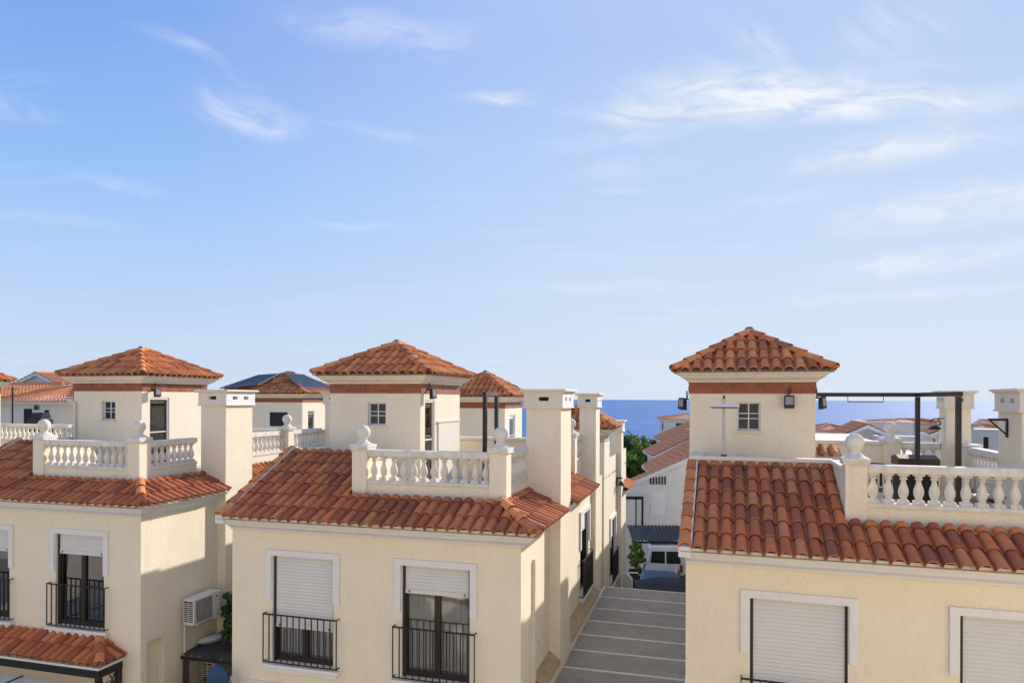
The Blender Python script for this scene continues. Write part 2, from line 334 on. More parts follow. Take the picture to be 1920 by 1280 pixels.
class Roofs:
    """gathers the tiles of one house; the nearest become objects, the rest one joined part"""
    def __init__(s, root, frame, cap=280): s.t = []; s.root = root; s.fr = frame; s.cap = cap
    def plane(s, host, o, ud, sd, W, S, planes=(), a0=.0, jit=1.0):
        """o: eave corner, ud along the eave, sd up the slope, both unit; W,S extent; planes: extra cuts"""
        o = Vector(o); ud = Vector(ud).normalized(); sd = Vector(sd).normalized(); n = ud.cross(sd)
        P = [(o, -ud), (o+ud*W, ud), (o+sd*S, sd)]+[(Vector(p), Vector(q).normalized()) for p, q in planes]
        nc = int(math.ceil(W/TP))+1; nr = int(math.ceil(S/TE))
        for j in range(nr):
            for i in range(-1, nc):
                a = a0+i*TP+TP*.4; b = j*TE
                c = o+ud*a+sd*b
                M = Matrix.Translation(c) @ Matrix((ud, sd, n)).transposed().to_4x4()
                M = M @ Matrix.Rotation(random.gauss(0, .008)*jit, 4, 'Z') @ Matrix.Translation((random.gauss(0, .002)*jit, random.gauss(0, .006)*jit, random.gauss(0, .0025)*jit))
                cor = [M @ Vector(q) for q in ((-.088, -.01, .03), (.124, -.01, .03), (-.088, TL-.03, .0), (.124, TL-.03, 0))]
                crossing = []; outm = False
                for p, q in P:
                    d = [(k-p).dot(q) for k in cor]
                    if min(d) > -.03: outm = True; break
                    if max(d) > .012: crossing.append((p, q))
                if outm: continue
                me = None
                if crossing:
                    me = clipped_tile(M, crossing, tilem2 if host.name.startswith('tower') else tilem)
                    if me is None: continue
                s.t.append((host, me or (TILE_ME2 if host.name.startswith('tower') else TILE_ME), M, 'roof_tile'))
    def ridge(s, host, p0, p1, start=0):
        p0 = Vector(p0); p1 = Vector(p1); d = (p1-p0); L = d.length; d.normalize()
        u = d.cross(Vector((0,0,1))).normalized(); n = u.cross(d)
        k = max(1, int(round(L/.37))); st = L/k
        for i in range(k):
            M = Matrix.Translation(p0+d*st*i) @ Matrix((u, d, n)).transposed().to_4x4() @ Matrix.Rotation(random.gauss(0, .02), 4, 'Z')
            s.t.append((host, RIDGE_ME, M, 'ridge_tile'))
    def finish(s):
        def dist(e):
            c = e[2].translation; q = s.fr.w(c.x, c.y); return q[0]**2+q[1]**2
        s.t.sort(key=dist)
        for host, me, M, nm in s.t[:s.cap]: inst(nm, me, Matrix.Translation((0,0,GZ)) @ M, host)
        rest = {}
        for e in s.t[s.cap:]: rest.setdefault(e[0].name, []).append(e)
        for k, es in rest.items():
            v = []; f = []
            for host, me, M, nm in es:
                o = len(v); v += [tuple(M @ q.co) for q in me.vertices]; f += [tuple(i+o for i in p.vertices) for p in me.polygons]
            me = mesh_from('roof_tiles', [(x, y, z+GZ) for x, y, z in v], f, tilem2 if es[0][0].name.startswith('tower') else tilem)
            ob = bpy.data.objects.new('roof_tiles', me); fin(ob, es[0][0], 'stuff')
# ------------------------------------------------------------------ building pieces (house axes: x right, y back, z relative to the eye)
def wallT(side, W=0, y0=0):
    if side == 'front': return lambda p: (p[0], y0-p[1], p[2])
    if side == 'right': return lambda p: (W+p[1], p[0], p[2])
    if side == 'left': return lambda p: (W-p[1], p[0], p[2])
    if side == 'back': return lambda p: (p[0], y0+p[1], p[2])
def sheet(b, a0, a1, z0, z1, holes=(), depth=.18):
    """wall face at depth 0 with rectangular holes and their reveals"""
    xs = sorted({a0, a1, *[h[0] for h in holes], *[h[1] for h in holes]}); zs = sorted({z0, z1, *[h[2] for h in holes], *[h[3] for h in holes]})
    for i in range(len(xs)-1):
        for j in range(len(zs)-1):
            cx = (xs[i]+xs[i+1])/2; cz = (zs[j]+zs[j+1])/2
            if any(h[0] < cx < h[1] and h[2] < cz < h[3] for h in holes): continue
            b.quad((xs[i],0,zs[j]),(xs[i+1],0,zs[j]),(xs[i+1],0,zs[j+1]),(xs[i],0,zs[j+1]))
    for h in holes:
        l, r, d, u = h[:4]
        for p, q in (((l,d),(l,u)),((l,u),(r,u)),((r,u),(r,d)),((r,d),(l,d))):
            b.quad((p[0],0,p[1]),(q[0],0,q[1]),(q[0],-depth,q[1]),(p[0],-depth,p[1]))
def sweep(b, path, prof, closed=False):
    """profile (outward distance, z) swept along a wall outline; outside is to the right of the travel direction"""
    n = len(path); rings = []
    for i in range(n):
        p = Vector(path[i]).to_2d()
        pr = Vector(path[i-1]).to_2d() if (i > 0 or closed) else None
        nx = Vector(path[(i+1) % n]).to_2d() if (i < n-1 or closed) else None
        def nor(a, c): d = (c-a).normalized(); return Vector((d.y, -d.x))
        n1 = nor(pr, p) if pr is not None else None; n2 = nor(p, nx) if nx is not None else None
        if n1 is None: m = n2
        elif n2 is None: m = n1
        else: m = (n1+n2)/(1+n1.dot(n2))
        rings.append([(p.x+m.x*d, p.y+m.y*d, z) for d, z in prof])
    k = len(prof); pts = [q for r in rings for q in r]; fs = []
    for i in range(n if closed else n-1):
        j = (i+1) % n
        for a in range(k): fs.append((i*k+a, i*k+(a+1) % k, j*k+(a+1) % k, j*k+a))
    if not closed: fs += [tuple(range(k)), tuple(range((n-1)*k, n*k))[::-1]]
    b.add(pts, fs)
EAVE = [(-.01,-2.57),(.05,-2.57),(.07,-2.53),(.10,-2.515),(.19,-2.46),(.215,-2.41),(.27,-2.395),(.29,-2.36),(.29,-2.315),(-.01,-2.315)]
TOWC = [(-.01,.345),(.04,.345),(.05,.375),(.075,.39),(.11,.41),(.16,.44),(.19,.485),(.225,.495),(.24,.53),(.24,.565),(-.01,.565)]
def shifted(prof, dz): return [(d, z+dz) for d, z in prof]
def window(root, side, W, a0, a1, zt, zb, shz, curtain=True, y0=0, trimd=True, bars=True, leg=.86, split=True, lab=None, cname='window'):
    """tall french window with trim, roller shutter, glazing and a small iron railing; a0..a1 opening"""
    T = wallT(side, W, y0)
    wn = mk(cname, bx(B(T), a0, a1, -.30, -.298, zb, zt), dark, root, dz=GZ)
    if lab: wn['label'] = lab
    if trimd:
        t = B(T); w = .125
        t.box(a0-w, a1+w, .0, .045, zt, zt+.115); t.box(a0-w, a0, .0, .045, zt-leg, zt); t.box(a1, a1+w, .0, .045, zt-leg, zt)
        t.box(a0, a0+.012, -.16, .0, zb, zt); t.box(a1-.012, a1, -.16, .0, zb, zt); t.box(a0+.012, a1-.012, -.16, .0, zt-.012, zt)
        mk('trim', t, trim, wn, dz=GZ)
    s = B(T); s.box(a0-.15, a1+.15, -.18, .13, zb-.075, zb-.015); s.box(a0-.10, a1+.10, .0, .08, zb-.17, zb-.075); mk('sill', s, trim, wn, dz=GZ, bevel=.008)
    # room behind
    r = B(T); r.box(a0-.3, a1+.3, -1.4, -.31, zb, zt+.1); ro = mk('interior', r, roomm, wn, dz=GZ)
    for p in ro.data.polygons: pass
    bm = bmesh.new(); bm.from_mesh(ro.data)
    far = [f for f in bm.faces]
    # open the side of the room that faces the glass
    c = Vector(T((0, -.31, 0))); nrm = (Vector(T((0, 1, 0)))-Vector(T((0, 0, 0)))).normalized()
    for f in far:
        if abs((f.calc_center_median()-Vector((0,0,GZ))-c).dot(nrm)) < .01 and abs(f.normal.dot(nrm)) > .9: bm.faces.remove(f)
    bm.to_mesh(ro.data); bm.free()
    bpy.data.objects.remove(wn.children[0], do_unlink=True) if False else None
    # frame and sashes
    f = B(T); d0, d1 = -.17, -.11
    f.box(a0+.013, a0+.075, d0, d1, zb, zt-.02); f.box(a1-.075, a1-.013, d0, d1, zb, zt-.02); f.box(a0+.075, a1-.075, d0, d1, zb, zb+.10); f.box(a0+.075, a1-.075, d0, d1, zt-.10, zt-.02)
    m = (a0+a1)/2
    if split: f.box(m-.055, m+.055, d0, d1+.01, zb+.10, zt-.10)
    f.box(a0+.014, a0+.06, -.11, -.05, zb, zt-.014); f.box(a1-.05, a1-.014, -.11, -.05, zb, zt-.014)
    mk('frame', f, brownm, wn, dz=GZ)
    for l, r_ in (((a0+.075, m-.055), (m+.055, a1-.075)) if split else ((a0+.075, a1-.075),)) if split else ((a0+.075, a1-.075),):
        mk('pane', bx(B(T), l, r_, -.145, -.140, zb+.10, zt-.10), glassm, wn, dz=GZ)
    if curtain:
        c = B(T); n = 60; pts = []
        for i in range(n+1):
            a = a0+.06+(a1-a0-.12)*i/n; dd = -.24+.022*math.sin(i*1.05)+.01*math.sin(i*2.3+1)
            pts += [(a, dd, zb+.02), (a, dd, zt-.04)]
        gap = range(n//2-3, n//2+2) if curtain == 'gap' else ()
        c.add(pts, [(2*i, 2*i+2, 2*i+3, 2*i+1) for i in range(n) if i not in gap]); mk('curtain', c, curt, wn, smooth=True, dz=GZ)
    if shz is not None:
        s = B(T); z = zt-.014; ph = .062
        while z-ph > shz+.05:
            s.prism([(-.073, z), (-.066, z-.012), (-.063, z-ph*.5), (-.066, z-ph+.012), (-.073, z-ph), (-.09, z-ph), (-.09, z)], 0, a0+.06, a1-.05); z -= ph
        s.box(a0+.06, a1-.05, -.092, -.058, shz, z)
        mk('roller_shutter', s, shut, wn, dz=GZ)
        for x in (a0+.14, a1-.13): mk('shutter_stop', bx(B(T), x-.01, x+.01, -.057, -.04, shz+.025, shz+.06), blackm, wn, dz=GZ)
    if bars:
        rl = mk('balcony_railing', B(T).box(a0-.125, a1+.125, .095, .125, zb+.93, zb+.955), blackm, wn, dz=GZ)
        # box above goes through T, so rebuild returns and bottom rail as its children
        mk('bottom_rail', bx(B(T), a0-.125, a1+.125, .10, .12, zb+.02, zb+.04), blackm, rl, dz=GZ)
        for a in (a0-.125, a1+.105):
            for z in (zb+.936, zb+.021): mk('stay', bx(B(T), a+.001, a+.019, .0, .0995, z, z+.018), blackm, rl, dz=GZ)
        nb = 12; bar = None
        for i in range(nb+1):
            a = a0-.115+(a1-a0+.23)*i/nb
            mk('bar', bx(B(T), a-.009, a+.009, .101, .119, zb+.04, zb+.93), blackm, rl, dz=GZ)
    return wn
def bx(b, *a): b.box(*a); return b
def small_window(root, T, a0, a1, zb, zt):
    d = .10
    wn = mk('window', bx(B(T), a0, a1, -.22, -.20, zb, zt), dark, root, dz=GZ)
    f = B(T); w = .035; m = (a0+a1)/2; h = zt-zb
    f.box(a0, a0+w, -.13, -.08, zb, zt); f.box(a1-w, a1, -.13, -.08, zb, zt); f.box(a0+w, a1-w, -.13, -.08, zb, zb+w); f.box(a0+w, a1-w, -.13, -.08, zt-w, zt)
    f.box(m-.012, m+.012, -.12, -.085, zb+w, zt-w)
    for q in (.42, .60): f.box(a0+w, m-.012, -.12, -.09, zb+h*q-.009, zb+h*q+.009); f.box(m+.012, a1-w, -.12, -.09, zb+h*q-.009, zb+h*q+.009)
    mk('frame', f, trim, wn, dz=GZ)
    rv = B(T); rv.box(a0-.012, a0+.004, -.13, .004, zb, zt); rv.box(a0+.004, a1, -.13, .003, zt-.006, zt+.01); mk('reveal', rv, trim, wn, dz=GZ)
    mk('pane', bx(B(T), a0+w, a1-w, -.105, -.101, zb+w, zt-w), mat('dark_pane_glass', (.02,.022,.026), .12, spec=.35), wn, dz=GZ)
    mk('sill', bx(B(T), a0-.05, a1+.05, -.13, .045, zb-.045, zb), trimc, wn, dz=GZ, bevel=.006)
    return wn
BAL_PROF = [(r_*1.22, z_) for r_, z_ in [(.058,0),(.058,.05),(.045,.062),(.034,.075),(.044,.10),(.058,.145),(.062,.19),(.052,.245),(.034,.30),(.027,.345),(.030,.365),(.044,.372),(.044,.388),(.033,.395),(.038,.41),(.055,.43)]]
def bal_mesh():
    b = B(); b.lathe(BAL_PROF, n=12); b.box(-.072,.072,-.072,.072,-.003,.048); b.box(-.07,.07,-.07,.07,.43,.462)
    me = mesh_from('baluster', b.v, b.f, conc); return me
BAL_ME = bal_mesh()
ZR = dict(top=-1.0, rail=.125, foot=-1.60)
def balustrade(root, p0, p1, dz=0.0, wallz=-2.2, sp=.205, thick=.22, wallm=None, low=True, rows=None):
    """between p0 and p1 (x,y): rail, separate balusters, plinth ledge and low wall under it"""
    p0 = Vector(p0); p1 = Vector(p1); L = (p1-p0).length; d = (p1-p0)/L; n = Vector((-d.y, d.x)); ang = math.atan2(d.y, d.x)
    T = lambda p: (p0.x+d.x*p[0]+n.x*p[1], p0.y+d.y*p[0]+n.y*p[1], p[2])
    top = ZR['top']+dz; h = .462; ft = top-ZR['rail']-h
    ba = mk('balustrade', bx(B(T), -.02, L+.02, -.10, .10, top-ZR['rail'], top), conc, root, dz=GZ, bevel=.012)
    g = B(T); g.box(0, L, -.115, .115, ft-.07, ft-.003); mk('plinth', g, conc, ba, dz=GZ, bevel=.006)
    if low: mk('low_wall', bx(B(T), 0, L, -.09, .09, wallz, ft-.07), wallm or stucco, ba, dz=GZ)
    k = max(1, int(round(L/sp)))
    for i in range(k):
        a = (i+.5)*L/k; q = T((a, 0, ft))
        inst('baluster', BAL_ME, Matrix.Translation((q[0], q[1], ft+GZ)) @ Matrix.Rotation(ang, 4, 'Z'), ba)
    return ba
def ball_mesh():
    b = B(); pr = [(.20,0),(.20,.035),(.17,.045),(.125,.075),(.085,.11),(.078,.135),(.09,.145)]
    for i in range(1, 10):
        a = -math.pi/2+math.pi*(.16+.84*i/9.0); pr.append((max(.001, .142*math.cos(a)), .272+.142*math.sin(a)))
    b.lathe(pr, n=22); b.box(-.2, .2, -.2, .2, -.02, .03); return mesh_from('ball_finial', b.v, b.f, conc)
BALL_ME = ball_mesh()
def pier(root, x0, x1, y0, y1, zb, dz=0.0, wallm=None, ball=True):
    zt = -.955+dz
    p = mk('pier', bx(B(), x0, x1, y0, y1, zb, zt-.05), wallm or stucco, root, dz=GZ)
    mk('pier_cap', bx(B(), x0-.035, x1+.035, y0-.035, y1+.035, zt-.05, zt), conc, p, dz=GZ, bevel=.008)
    if ball: inst('ball_finial', BALL_ME, Matrix.Translation(((x0+x1)/2, (y0+y1)/2, zt+.02+GZ)), p)
    return p
def chimney(root, x0, x1, y0, y1, zb, zt=.21, wallm=None, head=.40, vents=('front','right')):
    wm_ = wallm or stucco
    c = mk('chimney', bx(B(), x0, x1, y0, y1, zb, zt-head), wm_, root, dz=GZ)
    e = .045; b = B()
    X0, X1, Y0, Y1 = x0-e, x1+e, y0-e, y1+e; Z0, Z1 = zt-head, zt-.075
    mk('head_moulding', bx(B(), X0-.02, X1+.02, Y0-.02, Y1+.02, Z0, Z0+.035), trimc, c, dz=GZ, bevel=.006)
    zv0, zv1 = Z1-.17, Z1-.09
    def hole(side, n, a0, a1):
        w = (a1-a0)
        if n == 1: return [(a0+w*.38, a0+w*.64, zv0, zv1)]
        return [(a0+w*.22, a0+w*.38, zv0, zv1), (a0+w*.6, a0+w*.76, zv0, zv1)]
    for side in ('front', 'back'):
        T = wallT(side, 0, Y0 if side == 'front' else Y1); bb = B(T); hs = hole(side, 1, X0, X1); sheet(bb, X0, X1, Z0+.035, Z1, hs, .10)
        mk('head_face', bb, trimc, c, dz=GZ)
        vb = B(T)
        for h in hs: vb.box(h[0]-.01, h[1]+.01, -.11, -.10, h[2]-.01, h[3]+.01)
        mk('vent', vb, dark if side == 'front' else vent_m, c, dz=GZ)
    for side in ('right', 'left'):
        T = wallT(side, X1 if side == 'right' else X0); bb = B(T); hs = hole(side, 2, Y0, Y1); sheet(bb, Y0, Y1, Z0+.035, Z1, hs, .10)
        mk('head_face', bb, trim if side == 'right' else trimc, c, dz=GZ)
        vb = B(T)
        for h in hs: vb.box(h[0]-.01, h[1]+.01, -.11, -.10, h[2]-.01, h[3]+.01)
        mk('vent', vb, vent_m, c, dz=GZ)
    k = B(); k.box(X0-.03, X1+.03, Y0-.03, Y1+.03, Z1, Z1+.03); k.box(X0-.07, X1+.07, Y0-.07, Y1+.07, Z1+.03, zt)
    mk('cap', k, trimc, c, dz=GZ, bevel=.006)
    return c
def tower(root, rf, x0, x1, y0, y1, zb, dz=0.0, wallm=None, door=None, win=None, ridge=0.0, doorm=None, apex=1.40, brick=True, tiles=True):
    wm_ = wallm or stucco; zw = .12+dz
    t = mk('stair_tower', bx(B(), x0+.3, x1-.3, y0+.3, y1-.3, zb, zw-.3), dark, root, dz=GZ)
    def put(side, W, Y, a0, a1, holes, depth):
        T = wallT(side, W, Y); b = B(T); sheet(b, a0, a1, zb, zw, holes, depth); mk('wall', b, wm_, t, dz=GZ); return T
    h = [win] if win else []
    T = put('front', 0, y0, x0, x1, h, .13)
    put('back', 0, y1, x0, x1, [], .1); put('left', x0, 0, y0, y1, [], .1)
    h2 = [door] if door else []
    T2 = put('right', x1, 0, y0, y1, h2, .16)
    # upper wall band behind the bricks
    mk('upper_wall', bx(B(), x0+.002, x1-.002, y0+.002, y1-.002, zw, .345+dz), mortar, t, dz=GZ)
    if win: small_window(root, T, *win)
    if door:
        d = mk('door', bx(B(T2), door[0]+.05, door[1]-.05, -.10, -.06, door[2], door[3]-.04), doorm or wood, root, dz=GZ)
        f = B(T2); f.box(door[0], door[0]+.05, -.16, -.02, door[2], door[3]); f.box(door[1]-.05, door[1], -.16, -.02, door[2], door[3]); f.box(door[0]+.05, door[1]-.05, -.16, -.02, door[3]-.05, door[3])
        mk('frame', f, trim, d, dz=GZ)
        mk('pane', bx(B(T2), door[0]+.14, door[1]-.14, -.058, -.054, door[2]+.55, door[3]-.16), glassm, d, dz=GZ)
        mk('handle', bx(B(T2), door[0]+.07, door[1]-.10, -.052, -.03, door[2]+1.12, door[2]+1.15), pale, d, dz=GZ)
    if brick:
        bw, bh = .232, .105; i = 0
        bm_cache = {}
        for side, W, Y, a0, a1 in (('front', 0, y0, x0, x1), ('right', x1, 0, y0, y1), ('left', x0, 0, y0, y1), ('back', 0, y1, x0, x1)):
            T = wallT(side, W, Y); n = int(round((a1-a0)/bw)); st = (a1-a0)/n
            for r in range(2):
                off = st/2 if r else 0
                cuts = [a0]+[a0+off+st*k for k in range(1 if not off else 0, n+1) if a0+off+st*k < a1-.02 and a0+off+st*k > a0+.02]+[a1]
                for q in range(len(cuts)-1):
                    pr = random.uniform(.012, .018)
                    mk('brick', bx(B(T), cuts[q]+.003, cuts[q+1]-.003, .0, pr, zw+.008+r*(bh+.006), zw+.008+r*(bh+.006)+bh), brickm, t, dz=GZ)
    b = B(); sweep(b, [(x0,y0),(x1,y0),(x1,y1),(x0,y1)], shifted(TOWC, dz), True); mk('cornice', b, trimc, t, dz=GZ)
    ov = .31; E0 = (x0-ov, y0-ov); E1 = (x1+ov, y0-ov); E2 = (x1+ov, y1+ov); E3 = (x0-ov, y1+ov); ze = .545+dz
    cy = (y0+y1)/2; cx = (x0+x1)/2; hw = (x1-x0)/2+ov; hd = (y1-y0)/2+ov
    za = apex+dz
    # ridge runs along x when the plan is wider than deep, else along y
    if hw >= hd: A = (cx-(hw-hd)-ridge/2, cy, za); C = (cx+(hw-hd)+ridge/2, cy, za)
    else: A = (cx, cy-(hd-hw), za); C = (cx, cy+(hd-hw), za)
    same = (Vector(A)-Vector(C)).length < .02
    base = B(); e = [(E0[0],E0[1],ze),(E1[0],E1[1],ze),(E2[0],E2[1],ze),(E3[0],E3[1],ze)]
    if hw >= hd:
        faces = [(e[0],e[1],C,A),(e[1],e[2],C),(e[2],e[3],A,C),(e[3],e[0],A)]
    else:
        faces = [(e[0],e[1],A),(e[1],e[2],C,A),(e[2],e[3],C),(e[3],e[0],A,C)]
    for f in faces: base.quad(*f)
    base.quad(*e[::-1])
    roof = mk('tower_roof', base, mortar, root, dz=GZ-.012)
    if tiles:
        def cutn(p, q, inside):
            a = Vector(p); bb = Vector(q); d = bb-a; nn = Vector((d.y, -d.x, 0)).normalized()
            if nn.dot(Vector(inside)-a) > 0: nn = -nn
            return (a, nn)
        mid = Vector((cx, cy, 0))
        for k in range(4):
            p, q = Vector(e[k]), Vector(e[(k+1) % 4]); ud = (q-p).normalized(); W = (q-p).length
            f = faces[k]; top = Vector(f[2]); dd = Vector((-ud.y, ud.x, 0)); run = (top-p).dot(dd); rise = za-ze
            sd = (dd*run+Vector((0,0,rise))).normalized(); S = math.hypot(run, rise)
            ap, aq = (f[3], f[2]) if len(f) == 4 else (f[2], f[2])
            c = (p+q)/2+dd*.3
            rf.plane(roof, p, ud, sd, W, S, [cutn(p, ap, c), cutn(q, aq, c)], a0=(W % TP)/2-.05)
        for k in range(4):
            ap = faces[k][3] if len(faces[k]) == 4 else faces[k][2]
            rf.ridge(roof, Vector(e[k])+Vector((0,0,.05)), Vector(ap)+Vector((0,0,.05)))
        if not same: rf.ridge(roof, Vector(A)+Vector((0,0,.06)), Vector(C)+Vector((0,0,.06)))
        kb = B(); kb.lathe([(.001,-.02),(.12,-.02),(.13,.06),(.09,.11),(.001,.13)], c=(A[0],A[1]), n=12)
        kb.v = [(x,y,z+za) for x,y,z in kb.v]; mk('ridge_mortar', kb, mortar, roof, smooth=True, dz=GZ)
    return t
TAN = math.tan(R_(25)); CO = math.cos(R_(25)); SI = math.sin(R_(25))
def zroof(y): return -2.315+TAN*(y+.36)
def build_house(name, label, fr, W, mirror_tower, p):
    ZB = p.get('zb', -5.09)
    root = thing(name, label, 'house', (fr.x, fr.y, 0), -fr.t)
    wm_ = p['wall']; rf = Roofs(root, fr, p.get('cap', 285))
    bl, br = p['bal']                      # piers left/right x of the balcony
    VT = 2.02; VB = p.get('vb', 6.5); zt = p.get('tallz', -1.12)
    # ---- walls
    T = wallT('front'); b = B(T)
    holes = [(a0, a1, ZB, -3.035) for a0, a1, *_ in p['wins']]
    sheet(b, 0, W, -GZ-.3, -2.5, holes, .17); mk('front_wall', b, wm_, root, dz=GZ)
    T = wallT('right', W); b = B(T); sholes = [(a0, a1, z0, z1) for a0, a1, z0, z1 in p.get('side', [])+p.get('niche', [])]
    sheet(b, 0, p['vmax'], -GZ-.3, -2.3, sholes, .2); mk('side_wall', b, wm_, root, dz=GZ)
    T = wallT('left', 0); b = B(T); sheet(b, 0, p['vmax'], -GZ-.3, -2.3); 
    b.add([(0,.001,-2.3),(p['vmax'],.001,-2.3),(p['vmax'],.001,zt),(VT,.001,zt),(VT,.001,zroof(VT)-.02)], [(0,1,2,3,4)])
    mk('gable_wall', b, wm_, root, dz=GZ)
    mk('back_wall', B(wallT('back', 0, p['vmax'])).quad((0,0,-GZ-.3),(W,0,-GZ-.3),(W,0,-2.0),(0,0,-2.0)), wm_, root, dz=GZ)
    for i, (a0, a1, shz, cur) in enumerate(p['wins']):
        window(root, 'front', 0, a0, a1, -3.035, ZB, shz, cur)
    for a0, a1, z0, z1 in p.get('side', []):
        window(root, 'right', W, a0, a1, z1, z0, z1-.5, True, split=False)
    # ---- cornice along front and right side
    b = B(); sweep(b, [(-.0, 0), (W, 0), (W, p['c1'][2])], EAVE); mk('cornice', b, trim, root, dz=GZ)
    b = B(); sweep(b, [(W, p['c1'][3]), (W, p['e2'])], EAVE); mk('cornice', b, trim, root, dz=GZ)
    # ---- front roof bed
    ov = .36; vx = p.get('verge', .10)
    roof = B(); zf = zroof
    xl = -vx
    roof.quad((xl,-ov,zf(-ov)-.012),(bl,-ov,zf(-ov)-.012),(bl,VT,zf(VT)-.012),(xl,VT,zf(VT)-.012))
    roof.quad((bl,-ov,zf(-ov)-.012),(W+ov,-ov,zf(-ov)-.012),(W-.55,.55,zf(.55)-.012),(bl,.55,zf(.55)-.012))
    roof.quad((W+ov,-ov,zf(-ov)-.012),(W+ov,p['c1'][2],zf(-ov)-.012),(W-.55,p['c1'][2],zf(.55)-.012),(W-.55,.55,zf(.55)-.012))
    roof.quad((W+ov,p['c1'][3],zf(-ov)-.012),(W+ov,p['e2'],zf(-ov)-.012),(W-.55,p['e2'],zf(.55)-.012),(W-.55,p['c1'][3],zf(.55)-.012))
    rp = mk('main_roof', roof, mortar, root, dz=GZ)
    em = B(); em.box(xl+.02, W+ov-.05, -ov+.03, -ov+.09, zf(-ov)-.03, zf(-ov)+.045); em.box(W+ov-.09, W+ov-.03, -ov+.09, p['c1'][2], zf(-ov)-.03, zf(-ov)+.045)
    em.box(W+ov-.09, W+ov-.03, p['c1'][3], p['e2'], zf(-ov)-.03, zf(-ov)+.045)
    mk('eave_mortar', em, trimc, rp, dz=GZ)
    sd = (0, CO, SI)
    rf.plane(rp, (xl+.14,-ov,zf(-ov)), (1,0,0), sd, bl-xl-.14, (VT+ov)/CO, a0=.03)
    hipn = Vector((1, 1, 0)); Ec = Vector((W+ov, -ov, zf(-ov)))
    rf.plane(rp, (bl,-ov,zf(-ov)), (1,0,0), sd, W+ov-bl, (.50+ov)/CO, [(Ec, hipn)], a0=-((bl-(xl+.14)-.03) % TP))
    sdr = (-CO, 0, SI)
    rf.plane(rp, (W+ov,-ov,zf(-ov)), (0,1,0), sdr, p['c1'][2]+ov, (.50+ov)/CO, [(Ec, -hipn)])
    rf.plane(rp, (W+ov,p['c1'][3],zf(-ov)), (0,1,0), sdr, p['e2']-p['c1'][3], (.50+ov)/CO)
    rf.ridge(rp, Ec+Vector((-.03,.03,.055)), Ec+Vector((-.88,.88,.88*TAN+.055)))
    rf.ridge(rp, (xl+.06,-ov+.0,zf(-ov)+.05), (xl+.06,VT+.05,zf(VT)+.06))
    vg = B(); vg.prism([(-ov+.02, zf(-ov)-.10), (VT, zf(VT)-.10), (VT, zf(VT)+.06), (-ov+.02, zf(-ov)+.06)], 0, xl-.035, xl+.15)
    mk('verge_mortar', vg, trim, rp, dz=GZ)
    mk('verge_mortar', B().prism([(-ov+.02, zf(-ov)+.06), (VT, zf(VT)+.06), (VT, zf(VT)+.105), (-ov+.02, zf(-ov)+.095)], 0, xl+.135, xl+.165), trimc, rp, dz=GZ)
    # ---- terrace
    mk('terrace_floor', bx(B(), .02, W-.42, .7, VB, -2.12, -2.06), floorm, root, dz=GZ)
    tw = B(); tw.box(0, bl+.02, VT, VT+.16, zf(VT)-.3, zt-.07); mk('front_parapet', tw, wm_, root, dz=GZ)
    cp = B(); cp.box(-.06, bl+.02, VT-.05, VT+.20, zt-.07, zt); 
    mk('parapet_cap', cp, trimc, root, dz=GZ, bevel=.015)
    mk('balcony_return', bx(B(), bl+.0, bl+.20, .62, VT, -2.2, zt-.07), wm_, root, dz=GZ)
    mk('parapet_cap', bx(B(), bl-.04, bl+.24, .9, VT-.05, zt-.072, zt-.002), trimc, root, dz=GZ, bevel=.012)
    lw = B(); lw.box(0, .16, VT+.16, VB, -2.3, zt-.07); mk('left_parapet', lw, wm_, root, dz=GZ)
    mk('parapet_cap', bx(B(), -.06, .20, VT+.20, VB, zt-.069, zt+.001), trimc, root, dz=GZ, bevel=.012)
    pf = .58
    pier(root, bl, bl+.31, pf, pf+.31, -2.2, 0, wm_); pier(root, br-.33, br, pf, pf+.33, -2.2, 0, wm_)
    balustrade(root, (bl+.31, pf+.14), (br-.33, pf+.14), wallm=wm_)
    xs = br-.12
    balustrade(root, (xs, pf+.33), (xs, p['c1'][2]), wallm=wm_)
    balustrade(root, (xs, p['c1'][3]), (xs, p['pier2']), wallm=wm_, dz=.01)
    x2 = xs+p.get('x2', 0)
    pier(root, x2-.15, x2+.15, p['pier2'], p['pier2']+.3, -2.4, .02, wm_, p.get('ball2', True))
    if p['c2'][2]-p['pier2']-.3 > .3: balustrade(root, (x2, p['pier2']+.3), (x2, p['c2'][2]), wallm=wm_, dz=.01)
    c1 = p['c1']; chimney(root, c1[0], c1[1], c1[2], c1[3], p.get('c1z', -GZ-.3), wallm=wm_)
    c2 = p['c2']; chimney(root, c2[0], c2[1], c2[2], c2[3], p.get('c2z', -GZ-.3), p.get('c2t', .17), wallm=wm_)
    # back parapet
    if p.get('backbal'):
        q0, q1 = p['backbal']
        mk('back_parapet', bx(B(), .16, q0, VB, VB+.18, -2.3, -1.02), wm_, root, dz=GZ)
        mk('parapet_cap', bx(B(), .10, q0, VB-.06, VB+.24, -1.02, -.94), trimc, root, dz=GZ, bevel=.012)
        pier(root, q0, q0+.36, VB-.06, VB+.30, -2.3, .03, wm_)
        balustrade(root, (q0+.36, VB+.1), (q1, VB+.1), wallm=wm_, dz=.04, low=True)
    else:
        mk('back_parapet', bx(B(), .16, W-.5, VB, VB+.18, -2.3, -1.13), wm_, root, dz=GZ)
        mk('parapet_cap', bx(B(), .10, W-.5, VB-.06, VB+.24, -1.13, -1.05), trimc, root, dz=GZ, bevel=.012)
    tx0, tx1, ty0, ty1 = p['tower']
    tower(root, rf, tx0, tx1, ty0, ty1, -2.1, p.get('tdz', 0), wm_, p.get('tdoor'), p['twin'], p.get('ridge', 0), apex=p.get('apex', 1.40))
    rf.finish()
    return root
